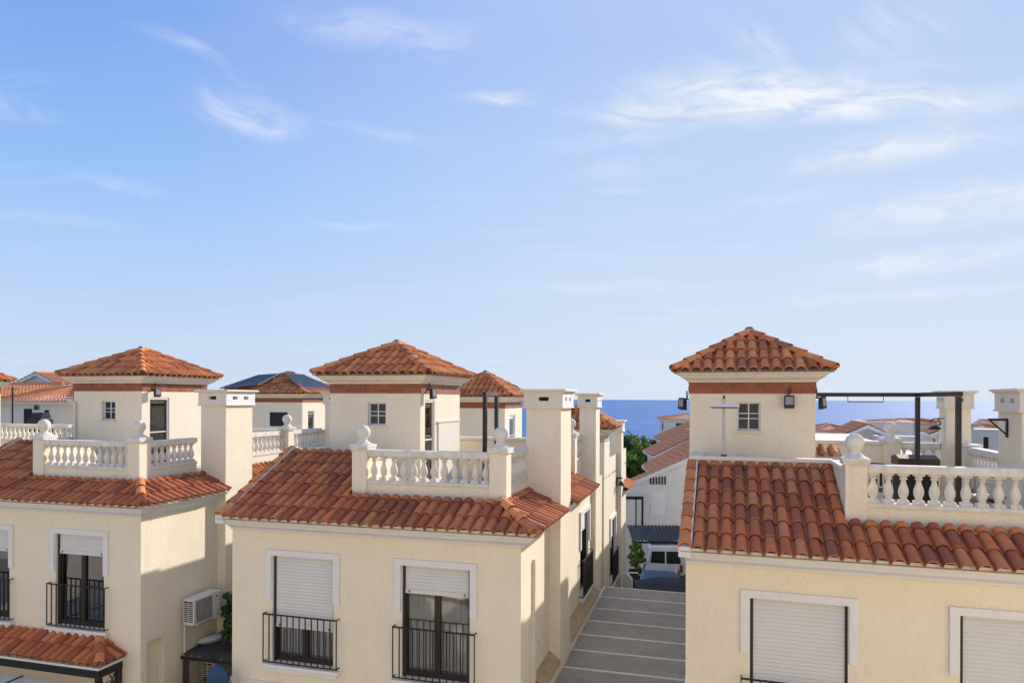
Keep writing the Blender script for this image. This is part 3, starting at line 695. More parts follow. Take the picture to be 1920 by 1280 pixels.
FM = Frame(-5.510, 13.606, 15.8); FL = Frame(-13.681, 16.407, 15.3); FR = Frame(2.76, 10.9, 17.3)
house_m = build_house('terraced_house', 'cream two-storey house in the middle with tiled skirt roof, roof terrace and square tower', FM, 5.9, 0, dict(
    wall=stucco, bal=(2.30, 5.46), vmax=9.6, tallz=-1.17,
    wins=[(.90, 2.25, -4.43, True), (3.63, 4.97, -3.56, True)], side=[(5.83, 7.08, -5.05, -2.98)],
    c1=(5.40, 6.13, 2.26, 3.35), e2=6.4, pier2=6.2, x2=.2, c2=(5.55, 6.02, 7.6, 8.3), tower=(.38, 2.70, 3.0, 5.6),
    twin=(1.37, 1.83, -.62, -.09), tdoor=(3.27, 3.86, -2.1, -.04), apex=1.31))
house_l = build_house('terraced_house', 'leftmost cream house, tiled porch in front, outdoor unit on its side wall', FL, 5.9, 0, dict(
    wall=stucco, bal=(2.22, 5.30), vmax=10.2, tallz=-1.13,
    wins=[(.90, 2.25, -3.55, 'gap'), (3.57, 4.93, -3.50, 'gap')],
    c1=(5.40, 6.13, 2.45, 3.5), e2=6.6, pier2=6.3, x2=.05, c2=(5.45, 5.93, 8.3, 9.0), c2t=.2, tower=(.34, 2.68, 3.4, 6.0),
    niche=[(.17, .69, -GZ-.3, -5.33)], twin=(1.32, 1.78, -.62, -.09), tdoor=(3.66, 4.42, -2.1, .0), apex=1.30, ridge=.0, tdz=.06, vb=8.4))
house_r = build_house('terraced_house', 'ochre cream house on the right whose large windows have closed grey shutters', FR, 5.9, 0, dict(
    wall=stucco_y, bal=(2.38, 5.75), vmax=9.0, tallz=-1.04, verge=.06,
    zb=-5.20, wins=[(.95, 2.35, -5.14, False), (3.77, 5.17, -5.14, False)],
    c1=(5.32, 6.15, 2.30, 3.35), e2=5.6, pier2=5.75, x2=0, ball2=False, c2=(5.23, 5.70, 6.1, 6.65), c2t=.22, c2z=-3, tower=(-.10, 2.22, 3.0, 5.4),
    twin=(.80, 1.24, -.60, -.04), apex=1.38, backbal=(4.05, 5.20)))
# ------------------------------------------------------------------ extras on the three houses
def local(root, name, b, m, **k): return mk(name, b, m, root, dz=GZ, **k)
mk('side_passage_niche', B(wallT('right', 5.9)).quad((.15,-.2,-GZ-.3),(.72,-.2,-GZ-.3),(.72,-.2,-5.3),(.15,-.2,-5.3)), stucco, house_l, dz=GZ)
lg = B(); 
for v0, v1 in ((.9, 2.26), (3.35, 7.6)):
    lg = B(); lg.prism([(5.9, -5.16), (6.14, -5.34), (6.14, -5.42), (5.9, -5.42)], 1, v0, v1)
    lg.v = [(x, y, z) for x, y, z in lg.v]
    n_ = int((v1-v0)/.3)
    for i in range(n_):
        a = v0+(v1-v0)*i/n_; c = v0+(v1-v0)*(i+1)/n_
        mk('ledge_tile', B().prism([(5.9, -5.16), (6.14, -5.34+random.uniform(-.004,.004)), (6.14, -5.38), (5.9, -5.20)], 1, a+.004, c-.004), ledge_t, house_m, dz=GZ)
    mk('plinth', B().box(5.9, 6.12, v0, v1, -GZ-.3, -5.382), stucco, house_m, dz=GZ)
mk('wall_conduit', B().box(5.9, 5.955, .82, .93, -6.6, -2.97), trimc, house_m, dz=GZ)
mk('wall_tap', B().tube((5.9, 1.25, -4.62), (5.99, 1.25, -4.62), .03).box(5.9, 5.93, 1.14, 1.24, -4.75, -4.6), trimc, house_m, dz=GZ)
mk('string_course', B().box(-.02, 5.93, -.035, 0, -5.56, -5.48), trimc, house_m, dz=GZ)
for fr_h, x_ in ((house_m, .0),): pass
sdm = B(wallT('right', 2.70)); sdm.box(4.05, 5.5, .0, .03, -2.1, -.58)
mk('storage_panel', sdm, trimc, house_m, dz=GZ); mk('storage_panel', B(wallT('right', 2.70)).box(4.0, 5.55, .0, .05, -.575, -.55), conc, house_m, dz=GZ)
mk('downpipe', B().tube((.42, 3.345, -1.15), (.42, 3.345, -.14), .04, 10).tube((.42, 3.345, -.14), (.15, 3.345, -.06), .04, 10), trimc, house_l, smooth=True, dz=GZ)
def floodlight(fr, x, y, z, facing, label, s=1.0, group='black floodlights on the towers'):
    """facing: local yaw of the lamp front"""
    t = thing('floodlight', label, 'floodlight', fr.w(x, y, z), -fr.t+facing, group)
    b = B(); b.prism([(-.09*s, -.10*s), (.0, -.13*s), (.0, .10*s), (-.07*s, .12*s)], 0, -.09*s, .09*s)
    mk('housing', b, blackm, t); mk('glass', B().quad((-.07*s,-.088*s,-.08*s),(.07*s,-.088*s,-.08*s),(.07*s,-.074*s,.09*s),(-.07*s,-.074*s,.09*s)), mat('lamp_glass', (.28,.29,.3), .15), t)
    mk('cable', B().tube((.0,.08,.12),(.05,.085,.22),.006,5).tube((.05,.085,.22),(.02,.09,.34),.006,5), blackm, t)
    mk('bracket', B().box(-.03, .03, .0, .10, .08, .11).box(-.01, .01, .06, .08, .10, .26), blackm, t)
floodlight(FR, 1.745, 2.90, -.03, 0, 'square black floodlight beside the small window of the right tower')
floodlight(FR, 2.33, 3.2, -.05, R_(60), 'black floodlight on the right edge of the right tower, next to the black frame')
floodlight(FR, -.22, 3.2, -.08, R_(-50), 'black floodlight hanging off the left edge of the right tower over the sea view')
floodlight(FM, 2.82, 3.38, .12, R_(80), 'black floodlight on the brick band over the door of the middle tower')
floodlight(FL, 2.80, 3.8, .15, R_(80), 'black floodlight on the brick band over the brown door of the left tower')
# T-shaped lamp on the right parapet
t = thing('roof_heater_lamp', 'white horizontal tube fitting on a thin grey pole in front of the right tower', 'outdoor lamp', FR.w(.56, 2.08, -1.04), -FR.t)
mk('pole', B().tube((0,0,0), (0,0,1.06), .026, 10), mat('galvanised_metal', (.42,.43,.45), .4, metallic=.6), t, smooth=True)
mk('foot', B().box(-.05,.05,-.05,.05,0,.03), blackm, t)
mk('tube', B().tube((-.25,-.03,.93), (.27,-.03,.93), .04, 14), plastic, t, smooth=True)
mk('tube_slot', B().box(-.22,.24,-.072,-.05,.885,.905), blackm, t)
mk('cap', B().box(-.02,.02,-.02,.02,1.04,1.12), blackm, t)
# black frames on the terraces
def frame_pergola(fr, pts_posts, bars, label):
    x0, y0 = pts_posts[0]
    t = thing('pergola_frame', label, 'pergola frame', fr.w(x0, y0, -2.06), -fr.t)
    for x, y in pts_posts: mk('post', B().box(x-x0-.037, x-x0+.037, y-y0-.037, y-y0+.037, 0, 2.125), blackm, t)
    for p, q in bars: mk('beam', B().bar((p[0]-x0, p[1]-y0, 2.165), (q[0]-x0, q[1]-y0, 2.165), .074, .074), blackm, t)
    return t
fpr = frame_pergola(FR, [(4.10, 1.25), (3.94, 3.0)], [((4.10, 1.15), (3.94, 3.04)), ((2.24, 3.0), (3.905, 3.0))], 'slim black metal pergola frame reaching from the right tower over its terrace')
fpm = frame_pergola(FM, [(4.84, 1.2), (4.52, 3.0)], [((4.84, 1.15), (4.52, 3.04))], 'black metal pergola frame seen end-on behind the middle balustrade')
t = thing('hanging_bar', 'thin wire trapeze bar hanging under the black frame against the sea', 'hanging bar', FR.w(2.78, 3.0, -.03), -FR.t)
mk('bar', B().tube((0,0,0), (.6,0,0), .008, 6), blackm, t); mk('wire', B().tube((0,0,0), (0,0,.115), .006, 6), blackm, t); mk('wire', B().tube((.6,0,0), (.6,0,.115), .006, 6), blackm, t)
# covered furniture on the right terrace
t = thing('covered_box', 'maroon brown covered storage box behind the right balustrade', 'storage box', FR.w(3.72, 3.3, -1.93), -FR.t)
brw = mat('brown_vinyl_cover', (.075, .03, .022), .5, .3, 12, .02, var=.3)
mk('body', B().box(0, .64, 0, .6, 0, .70), dark, t, bevel=.02)
cv = B(); cv.prism([(-.02,.70),(.62,.70),(.60,.86),(.3,.90),(0,.84)], 0, -.03, .67); mk('cover', cv, brw, t, bevel=.02)
def chair(fr, x, y, rz, label, m):
    t = thing('terrace_chair', label, 'chair', fr.w(x, y, -2.06), -fr.t+rz, 'chairs on the right terrace')
    for a, b in ((-.2,-.2),(.2,-.2),(-.2,.2),(.2,.2)): mk('leg', B().tube((a,b,0),(a*.9,b*.9,.44),.014,6), m, t)
    mk('seat', B().box(-.22,.22,-.22,.22,.44,.47), m, t)
    for i in range(5): mk('back_slat', B().box(-.19+i*.085,-.15+i*.085,.2,.22,.5,.88), m, t)
    mk('back_rail', B().box(-.22,.22,.195,.225,.88,.92), m, t)
chair(FR, 4.75, 2.2, .4, 'grey slatted chair seen through the balusters at the right', mat('grey_metal', (.3,.3,.3), .4))
chair(FR, 3.2, 2.6, -.5, 'dark slatted chair left of the covered box behind the balusters', blackm)
# small tiled coping on the right terrace
t = thing('tiled_coping', 'short row of dark roof tiles behind the right tower terrace wall', 'tiled coping', FR.w(2.3, 4.9, -2.06), -FR.t)
mk('wall', B().box(0, .62, 0, .25, 0, .88), stucco_y, t)
tr = B(); tr.quad((-.02,-.1,.86),(.66,-.1,.86),(.66,.3,1.0),(-.02,.3,1.0)); mk('bed', tr, mortar, t)
for i in range(3): inst('roof_tile', TILE_ME, Matrix.Translation((.08+i*.21, -.12, .87)) @ Matrix.Rotation(R_(22), 4, 'X'), t)
# ------------------------------------------------------------------ alley awning between the middle and right house
t = thing('carport_roof', 'flat grey panelled carport roof filling the alley between the two houses', 'carport roof', FM.w(6.08, -1.5, -GZ), -FM.t)
zz = GZ-5.60; seam = [8.95, 7.9, 6.8, 5.72, 4.66, 3.62, 2.58, 1.54, .5, -.54, -1.58]
for i in range(len(seam)-1):
    mk('panel', B().box(0.03, 2.52, seam[i+1]+1.5+.03, seam[i]+1.5-.03, zz-.02+random.uniform(-.002,.002), zz), fabric, t)
for i, s_ in enumerate(seam): mk('cross_bar', B().box(0.03, 2.52, s_+1.5-.028, s_+1.5+.028, zz-.05, zz+.018), pale, t)
mk('edge_beam', B().box(-.04, .03, -.1, 10.5, zz-.08, zz+.02), pale, t); mk('edge_beam', B().box(2.52, 2.59, -.1, 10.5, zz-.08, zz+.02), pale, t)
for y in (.1, 5, 10.4): mk('post', B().box(-.03, .02, y, y+.05, 0, zz-.08), pale, t)
mk('gate_pillar', B().box(0,.001,0,.001,0,.001), pale, None) if False else None
t = tag(mk('gate_pillar', B().prism([(-.16,0),(.16,0),(.16,1.9),(-.05,2.15),(-.16,2.1)], 1, 0, .3), stucco_w, None), 'short white pillar with sloping top at the far end of the grey carport roof', 'pillar')
t.location = FM.w(6.36, 12.6, -GZ+.3); t.rotation_euler = (0,0,-FM.t)
# ------------------------------------------------------------------ passage between left and middle houses
def split_unit(fr, x, y, z, rz, label, sc_=1.0):
    t = thing('outdoor_unit', label, 'air conditioner', fr.w(x, y, z), -fr.t+rz)
    W_, D_, H_ = .90*sc_, .30*sc_, .60*sc_
    mk('casing', B().box(0, D_, 0, W_, 0, H_), plastic, t, bevel=.015)
    g = B(wallT('right', D_+.004)); g.box(.06, W_*.68, 0, .008, .05, H_-.05); mk('grille_plate', g, mat('grille_grey', (.27,.26,.26), .6), t)
    import math as m_
    fg = B()
    for k in range(5):
        r = .045+.043*k
        for i in range(24):
            a, b_ = 2*m_.pi*i/24, 2*m_.pi*(i+1)/24
            fg.bar((D_+.018, W_*.37+r*m_.cos(a), H_/2+r*m_.sin(a)), (D_+.018, W_*.37+r*m_.cos(b_), H_/2+r*m_.sin(b_)), .006, .006)
    mk('fan_guard', fg, mat('guard_grey', (.38,.37,.36), .5), t, kind='stuff')
    for k in range(2):
        lv = mk('side_vent', B().box(.03+k*.13*sc_, .14*sc_+k*.13*sc_, -.004, -.001, .06, H_-.05), dark, t)
        for i in range(11): mk('louvre', B().box(.03+k*.13*sc_, .14*sc_+k*.13*sc_, -.012, -.004, .06+(H_-.12)*i/11, .06+(H_-.12)*i/11+.016), plastic, lv)
    mk('logo_badge', B(wallT('right', D_+.001)).box(W_*.82, W_*.90, 0, .004, H_*.78, H_*.84), mat('badge_blue', (.05,.09,.25), .4), t)
    return t
ac = split_unit(FL, 5.98, 1.17, -5.25, 0, 'white split outdoor unit mounted on the side wall of the left house')
mk('bracket', B().box(-.06, .30, .15, .18, -.04, 0), plastic, ac); mk('bracket', B().box(-.06, .30, .7, .73, -.04, 0), plastic, ac)
mk('drain_pipe', B().box(.0, .04, .02, .05, -.65, -.02).box(.0,.04,.05,.8,-.06,-.03), plastic, ac)
ac2 = split_unit(FL, 6.05, 1.7, -6.95, 0, 'lower outdoor unit standing under the dark corrugated roof', 1.15)
t = thing('corrugated_roof', 'dark corrugated lean-to roof in the passage beside the outdoor unit', 'lean-to roof', FL.w(5.92, 1.2, -5.95), -FL.t)
cr_ = B(); n = 46; pts = []
for i in range(n+1):
    x = 2.4*i/n; h = .04*math.sin(i*math.pi*.5)
    pts += [(x, 0, h), (x, 1.5, h+.10)]
cr_.add(pts, [(2*i, 2*i+2, 2*i+3, 2*i+1) for i in range(n)]); mk('sheet', cr_, mat('dark_corrugated_sheet', (.085,.08,.078), .45, var=.3), t)
mk('edge_beam', B().box(0, 2.4, -.03, .0, -.10, -.03), blackm, t); mk('screen', B().box(.0, .16, .04, .06, -2.5, -.10), mat('brown_mesh', (.06,.045,.04), .8), t)
mk('post', B().box(2.3, 2.36, -.02, .04, -2.55, -.1), blackm, t)
bag = B(); bag.lathe([(.02,0),(.10,.03),(.13,.10),(.09,.15),(.02,.17)], n=10); bag.v = [(x*3.0, y*1.2, z) for x, y, z in bag.v]
o = tag(mk('plastic_sack', bag, mat('pale_plastic_sack', (.55,.58,.62), .5), smooth=True), 'pale grey plastic sack lying on the dark corrugated roof', 'sack'); o.location = FL.w(6.15, 1.95, -5.9); o.rotation_euler = (0,0,.9)
# blue dish
t = thing('satellite_dish', 'blue rounded dish poking up at the bottom left corner of the middle house', 'dish', FM.w(-.02, -.4, -5.42), -FM.t)
bd = B(); bd.lathe([(.001,.10),(.09,.09),(.16,.06),(.21,.02),(.235,-.02),(.22,-.02),(.001,.05)], n=28); bd.v = [(x, -z, y*1.25) for x, y, z in bd.v]
mk('reflector', bd, mat('blue_paint', (.02,.06,.15), .45, var=.2), t, smooth=True); mk('mast', B().tube((0,.05,-.1),(.1,.2,-.8),.02), blackm, t)
# porch of the left house
pr_root = thing('tiled_porch', 'tiled porch roof on black iron posts in front of the leftmost house', 'porch', FL.w(3.0, 0, -GZ), -FL.t)
rfp = Roofs(pr_root, FL, 200)
XE, YE, ZE = 5.50, -.68, -5.60; tn = .33/.66
def PL(x, y, z): return (x-3.0, y, z)
bed = B(); bed.quad(PL(-1.5,YE,ZE-.012),PL(XE,YE,ZE-.012),PL(XE-.66,-.005,ZE+.33),PL(-1.5,-.005,ZE+.33)); bed.quad(PL(XE,YE,ZE-.012),PL(XE,-.003,ZE-.012),PL(XE-.66,-.004,ZE+.33))
pb = mk('porch_roof', bed, mortar, pr_root, dz=GZ)
ln = math.hypot(.66,.33)
c0 = Vector(PL(XE,YE,ZE)); 
rfp.plane(pb, PL(-1.5,YE,ZE), (1,0,0), (0,.66/ln,.33/ln), XE+1.5, ln, [(c0, (1,1,0))])
rfp.plane(pb, PL(XE,YE,ZE), (0,1,0), (-.66/ln,0,.33/ln), .67, ln, [(c0, (-1,-1,0))])
rfp.ridge(pb, c0+Vector((-.02,.02,.05)), c0+Vector((-.64,.64,.32+.06)))
rfp.finish()
mk('gutter', B().box(-4.4, XE-3.0-.03, YE+.02, YE+.08, ZE-.08, ZE-.03), trim, pb, dz=GZ); mk('gutter', B().box(XE-3.0-.08, XE-3.0-.03, YE+.08, -.01, ZE-.08, ZE-.03), trim, pb, dz=GZ)
mk('beam', B().box(-4.4, XE-3.0-.06, YE+.05, YE+.15, ZE-.26, ZE-.08), blackm, pr_root, dz=GZ); mk('beam', B().box(XE-3.0-.16, XE-3.0-.06, YE+.15, -.01, ZE-.26, ZE-.08), blackm, pr_root, dz=GZ)
for x, y in ((XE-3.11, YE+.1), (XE-3.11, -.08), (-2.4, YE+.1)): mk('post', B().box(x-.05, x+.05, y-.05, y+.05, -GZ, ZE-.26), blackm, pr_root, dz=GZ)
sc2 = B(); xo = XE-3.11
for k, (y0_, z0_, y1_, z1_) in enumerate(((-.52,-6.5,-.16,-5.9),(-.52,-5.95,-.3,-6.25),(-.5,-6.2,-.2,-6.05),(-.4,-6.6,-.16,-6.3),(-.3,-5.9,-.14,-6.2))):
    mk('scroll', B().tube((xo, y0_, z0_), (xo, y1_, z1_), .014, 6), blackm, pr_root, dz=GZ)
for (yc, zc_, r) in ((-.34,-6.1,.10),(-.28,-6.35,.08),(-.4,-6.55,.09)):
    g = B()
    for i in range(14):
        a, b_ = 5.0*i/14, 5.0*(i+1)/14; g.bar((xo, yc+r*(1-i/18)*math.cos(a), zc_+r*(1-i/18)*math.sin(a)), (xo, yc+r*(1-(i+1)/18)*math.cos(b_), zc_+r*(1-(i+1)/18)*math.sin(b_)), .018, .018)
    mk('scroll', g, blackm, pr_root, dz=GZ)
# fabric canopy in front of the porch
t = thing('fabric_canopy', 'cream pleated fabric canopy stretched below the tiled porch', 'canopy', FL.w(-1.0, -.7, -6.0), -FL.t)
cn = B(); n = 40; pts = []
for i in range(n+1):
    y = -3.6*i/n; sag = -.10*abs(math.sin(i*math.pi/10))-.16*i/n
    pts += [(0, y, sag), (6.2, y, sag)]
cn.add(pts, [(2*i, 2*i+1, 2*i+3, 2*i+2) for i in range(n)]); mk('fabric', cn, mat('cream_canopy_fabric', (.52,.49,.44), .9, var=.1), t, smooth=True)
for x in (.3, 1.7, 3.1, 4.5, 6.0): mk('rod', B().bar((x, 0, .03), (x, -3.6, -.10), .022, .022), blackm, t)
# ------------------------------------------------------------------ terrain, street, sea
def terr(x, y):
    d = max(0, y)
    pts = [(0,-8.5),(12,-8.5),(22,-8.75),(34,-9.4),(50,-10.6),(100,-14),(250,-23),(420,-29.5),(520,-33),(900,-36)]
    for (a, za), (b, zb) in zip(pts, pts[1:]):
        if d <= b: return za+(zb-za)*(d-a)/(b-a)
    return -36
g = B(); xs = [-900,-600,-400,-250,-150,-100,-60,-40,-25,-12,0,12,25,40,60,100,150,250,400,600,900]; ys = [-120,-60,-20,0,6,12,22,34,50,75,100,170,250,330,420,520,900]
for j, y in enumerate(ys):
    for i, x in enumerate(xs): g.v.append((x*(1+max(0,y)/900), y, terr(x, y)))
n = len(xs)
g.f = [(j*n+i, j*n+i+1, (j+1)*n+i+1, (j+1)*n+i) for j in range(len(ys)-1) for i in range(n-1)]
mk('ground', g, mat('dry_ground', (.20,.165,.115), .95, .4, 3, .05, vscale=.08, col2=(.10,.12,.05)), kind='structure', smooth=True, dz=GZ)
sg = B()
for y0_, y1_ in ((-3,12),(12,22),(22,34),(34,50)):
    k = lambda y: FM.w(5.95+0*y, y-12)[0]
    sg.quad((k(y0_)-.0,y0_,terr(0,y0_)+.012),(k(y0_)+3.2,y0_,terr(0,y0_)+.012),(k(y1_)+(3.2 if y1_ < 20 else 6),y1_,terr(0,y1_)+.012),(k(y1_),y1_,terr(0,y1_)+.012))
mk('alley_street', sg, asph, kind='structure', dz=GZ)
mk('paved_street', B().box(-60, 60, -.6, 21.0, -8.7, -8.488), mat('pale_paving', (.58,.51,.42), .85, .3, 12, .01, var=.2, vscale=1.2), kind='structure', dz=GZ)
wm_ = bpy.data.materials.new('sea_water'); wm_.use_nodes = True; t_ = wm_.node_tree; b_ = t_.nodes['Principled BSDF']
b_.inputs['Base Color'].default_value = (.035, .17, .48, 1); b_.inputs['Roughness'].default_value = .8; b_.inputs['Specular IOR Level'].default_value = .12
co = t_.nodes.new('ShaderNodeTexCoord'); mp = t_.nodes.new('ShaderNodeMapping'); mp.inputs['Scale'].default_value = (.0016, .010, 1); t_.links.new(co.outputs['Object'], mp.inputs[0])
nz = t_.nodes.new('ShaderNodeTexNoise'); nz.inputs['Scale'].default_value = 4; nz.inputs['Detail'].default_value = 10; nz.inputs['Roughness'].default_value = .7; t_.links.new(mp.outputs[0], nz.inputs[0])
r_ = t_.nodes.new('ShaderNodeMapRange'); r_.inputs[1].default_value = .38; r_.inputs[2].default_value = .66; t_.links.new(nz.outputs[0], r_.inputs[0])
mxx = t_.nodes.new('ShaderNodeMix'); mxx.data_type = 'RGBA'; t_.links.new(r_.outputs[0], mxx.inputs[0]); mxx.inputs[6].default_value = (.024,.125,.34,1); mxx.inputs[7].default_value = (.085,.22,.45,1)
t_.links.new(mxx.outputs[2], b_.inputs['Base Color'])
sea = B(); sea.quad((-60000,440,-31),(60000,440,-31),(60000,60000,-31),(-60000,60000,-31)); mk('sea', sea, wm_, kind='structure', dz=GZ)
# ------------------------------------------------------------------ background houses
def corr(name, root, p0, p1, p2, p3, m=slope_t, sp=.24, up=None):
    """ribbed roof slope: p0-p1 eave, p3-p2 top"""
    p0, p1, p2, p3 = (Vector(p) for p in (p0, p1, p2, p3)); n = (p1-p0).cross(p3-p0).normalized(); 
    if n.z < 0: n = -n
    k = max(4, int((p1-p0).length/sp)*4); b = B(); rows = max(1, int((p3-p0).length/.42)); 
    for j in range(rows):
        o = len(b.v)
        for i in range(k+1):
            h = .045*(.5+.5*math.cos(i*math.pi/2))
            for tt, lift in ((j/rows, .035), ((j+1)/rows, 0)):
                a = p0.lerp(p3, tt).lerp(p1.lerp(p2, tt), i/k); b.v.append(tuple(a+n*(h+lift)))
        b.f += [(o+2*i, o+2*i+2, o+2*i+3, o+2*i+1) for i in range(k)]
    return mk(name, b, m, root, dz=0, smooth=False)
def far_house(label, x, y, w, d, eave, kind='hip', rise=1.0, yaw=15.8, wall=None, wins=(), ov=.35, ridge_dir='x', cat='house', gbase=None, group=None, sidewins=(), cap=True):
    """x,y front left corner in the street's plan, heights relative to the eye"""
    zb = (terr(x, y) if gbase is None else gbase)-.5
    t = thing('distant_house', label, cat, (x, y, zb+GZ), -R_(yaw), group); E = eave-zb
    wl = wall or stucco_w
    b = B(); sheetT = wallT('front', 0, 0)
    mk('wall', B().box(0, w, 0, d, 0, E), wl, t)
    if kind in ('hip', 'gable'):
        z0 = E+.12
        if kind == 'hip' or ridge_dir == 'x': mk('cornice', B().box(-ov*.7, w+ov*.7, -ov*.7, d+ov*.7, E, E+.12), trim, t)
        else: mk('wall_head', B().box(.001, w-.001, .001, d-.001, E, E+.12), wl, t)
        a, c, e, f = (-ov,-ov,z0), (w+ov,-ov,z0), (w+ov,d+ov,z0), (-ov,d+ov,z0)
        if kind == 'hip':
            s = min(w, d)/2+ov
            if w >= d: A, C = (s-ov, d/2, z0+rise), (w+ov-s, d/2, z0+rise); fs = ((a,c,C,A),(c,e,C,C),(e,f,A,C),(f,a,A,A))
            else: A, C = (w/2, s-ov, z0+rise), (w/2, d+ov-s, z0+rise); fs = ((a,c,A,A),(c,e,C,A),(e,f,C,C),(f,a,A,C))
        else:
            if ridge_dir == 'x': A, C = (-ov, d/2, z0+rise), (w+ov, d/2, z0+rise); fs = ((a,c,C,A),(e,f,A,C))
            else: A, C = (w/2, -ov, z0+rise), (w/2, d+ov, z0+rise); fs = ((c,e,C,A),(f,a,A,C))
            g = B()
            if ridge_dir == 'x': g.prism([(0,z0-.01),(d,z0-.01),(d/2,z0+rise*.97)], 0, .01, w-.01)
            else:
                g.prism([(0,z0-.01),(w,z0-.01),(w/2,z0+rise*.97)], 1, .01, d-.01)
                for sx in (0, 1):
                    X = lambda q: q if not sx else w-q
                    mk('rake_board', B().prism([(X(-ov), z0-.22), (X(w/2), z0+rise-.26), (X(w/2), z0+rise-.02), (X(-ov), z0-.02)], 1, -ov+.03, -ov+.16), trim, t)
                    mk('rake_board', B().prism([(X(-ov), z0-.16), (X(-ov), z0-.02), (X(.0), z0-.02), (X(0), z0-.30)], 1, -ov+.17, d+ov-.05), trim, t)
            mk('gable', g, wl, t)
        for p in fs: corr('roof', t, p[0], p[1], p[2], p[3])
        mk('ridge', B().bar((A[0],A[1],A[2]+.05), (C[0]+.01,C[1]+.01,C[2]+.05), .16, .10), slope_t, t)
        if kind == 'hip':
            for p, q in zip((a,c,e,f), ((A,C,C,A) if w >= d else (A,A,C,C))): mk('ridge', B().bar((p[0],p[1],p[2]+.06),(q[0],q[1],q[2]+.04), .16, .09), slope_t, t)
    elif cap:
        mk('parapet', B().box(-.05, w+.05, -.05, .12, E, E+.1), trim, t); mk('parapet', B().box(-.05, .12, .12, d, E, E+.1), trim, t); mk('parapet', B().box(w-.12, w+.05, .12, d, E, E+.1), trim, t)
    for wx0, wx1, wz0, wz1 in wins:
        T = wallT('front'); o = mk('window', B(T).box(wx0, wx1, 0, .015, wz0-zb, wz1-zb), dark, t); f = B(T)
        f.box(wx0-.06, wx0, 0, .04, wz0-zb-.06, wz1-zb+.06); f.box(wx1, wx1+.06, 0, .04, wz0-zb-.06, wz1-zb+.06); f.box(wx0, wx1, 0, .04, wz1-zb, wz1-zb+.06); f.box(wx0, wx1, 0, .06, wz0-zb-.06, wz0-zb)
        mk('frame', f, trim, o)
    for wy0, wy1, wz0, wz1 in sidewins:
        T = wallT('left', 0); o = mk('window', B(T).box(wy0, wy1, 0, .015, wz0-zb, wz1-zb), dark, t)
    return t
B.box = B.box
t = thing('chimney_lamp', 'black curled wall lamp on the left side of the slimmer right chimney', 'wall lamp', FR.w(5.20, 6.2, -.62), -FR.t)
g = B()
for i in range(14):
    a, b_ = -.6+3.9*i/14, -.6+3.9*(i+1)/14; g.bar((-.16+.10*math.cos(a), 0, .12+.10*math.sin(a)), (-.16+.10*math.cos(b_), 0, .12+.10*math.sin(b_)), .022, .022)
g.box(-.12, .0, -.012, .012, .21, .235); mk('scroll', g, blackm, t)
sd_ = B(); sd_.lathe([(.13,-.02),(.11,.02),(.03,.07)], c=(-.17,0), n=14); mk('shade', sd_, blackm, t, smooth=True)
t = thing('wall_bracket', 'black triangular bracket on the left face of the chimney at the right edge', 'bracket', FR.w(5.32, 2.9, -.62), -FR.t)
mk('arm', B().box(-.30, 0, -.02, .02, .27, .31), blackm, t); mk('plate', B().box(-.03, 0, -.03, .03, -.02, .27), blackm, t); mk('brace', B().bar((-.27,0,.27), (-.015,0,.02), .025, .025), blackm, t)
t = thing('covered_barbecue', 'black covered barbecue on the far left terrace behind the pale balustrade', 'barbecue', FL.w(-8.9, 10.2, -1.62), -FL.t)
mk('body', B().box(-.35,.35,-.3,.3,.0,.75), blackm, t, bevel=.03); mk('lid', B().tube((-.3,0,.78),(.3,0,.78),.22,16), blackm, t, smooth=True); mk('hook_lamp', B().box(-.28,-.1,-.05,.05,1.1,1.3), blackm, t)
# --- rear unit behind the middle house
FN = FM
rear = thing('terraced_house', 'lower rear house behind the middle one, its tiled tower partly hidden', 'house', (FM.x, FM.y, 0), -FM.t)
rfn = Roofs(rear, FM, 190)
XW = 5.94
T = wallT('right', XW); b = B(T); sheet(b, 9.8, 15.8, -GZ-1.5, -1.9, [(11.2, 12.45, -6.08, -4.02)], .2); mk('side_wall', b, stucco, rear, dz=GZ)
mk('front_wall', B().quad((0,9.8,-GZ-1),(XW,9.8,-GZ-1),(XW,9.8,-1.9),(0,9.8,-1.9)), stucco, rear, dz=GZ); mk('back_wall', B().quad((0,15.8,-GZ-2),(XW,15.8,-GZ-2),(XW,15.8,-1.9),(0,15.8,-1.9)), stucco, rear, dz=GZ)
mk('left_wall', B().quad((0,9.8,-GZ-2),(0,15.8,-GZ-2),(0,15.8,-1.9),(0,9.8,-1.9)), stucco, rear, dz=GZ)
mk('terrace_floor', B().box(0, XW, 9.81, 15.8, -2.5, -2.45), floorm, rear, dz=GZ)
window(rear, 'right', XW, 11.2, 12.45, -4.02, -6.08, -4.7, True, split=False)
tower(rear, rfn, -.30, 1.95, 12.4, 14.8, -2.5, -.46, stucco, (13.0, 13.8, -2.5, -.58), None, doorm=trim, apex=1.40)
tower(rear, rfn, 3.9, XW-.01, 9.9, 11.1, -GZ-1, -1.47, stucco, None, None, apex=1.15, brick=False)
rfn.finish()
chimney(rear, 5.72, 6.10, 12.9, 13.5, -GZ-1, -.74, wallm=stucco)
b = B(); sweep(b, [(XW, 13.5), (XW, 15.8)], shifted(EAVE, -1.0)); mk('cornice', b, trimc, rear, dz=GZ)
corr('side_roof', rear, (XW+.36,13.5,-3.3+GZ),(XW+.36,15.9,-3.3+GZ),(XW-.3,15.9,-3.0+GZ),(XW-.3,13.5,-3.0+GZ), tilem)
t = thing('wall_lamp', 'black wall lamp with white shade high on the alley wall', 'wall lamp', FM.w(5.95, 12.7, -3.0), -FM.t)
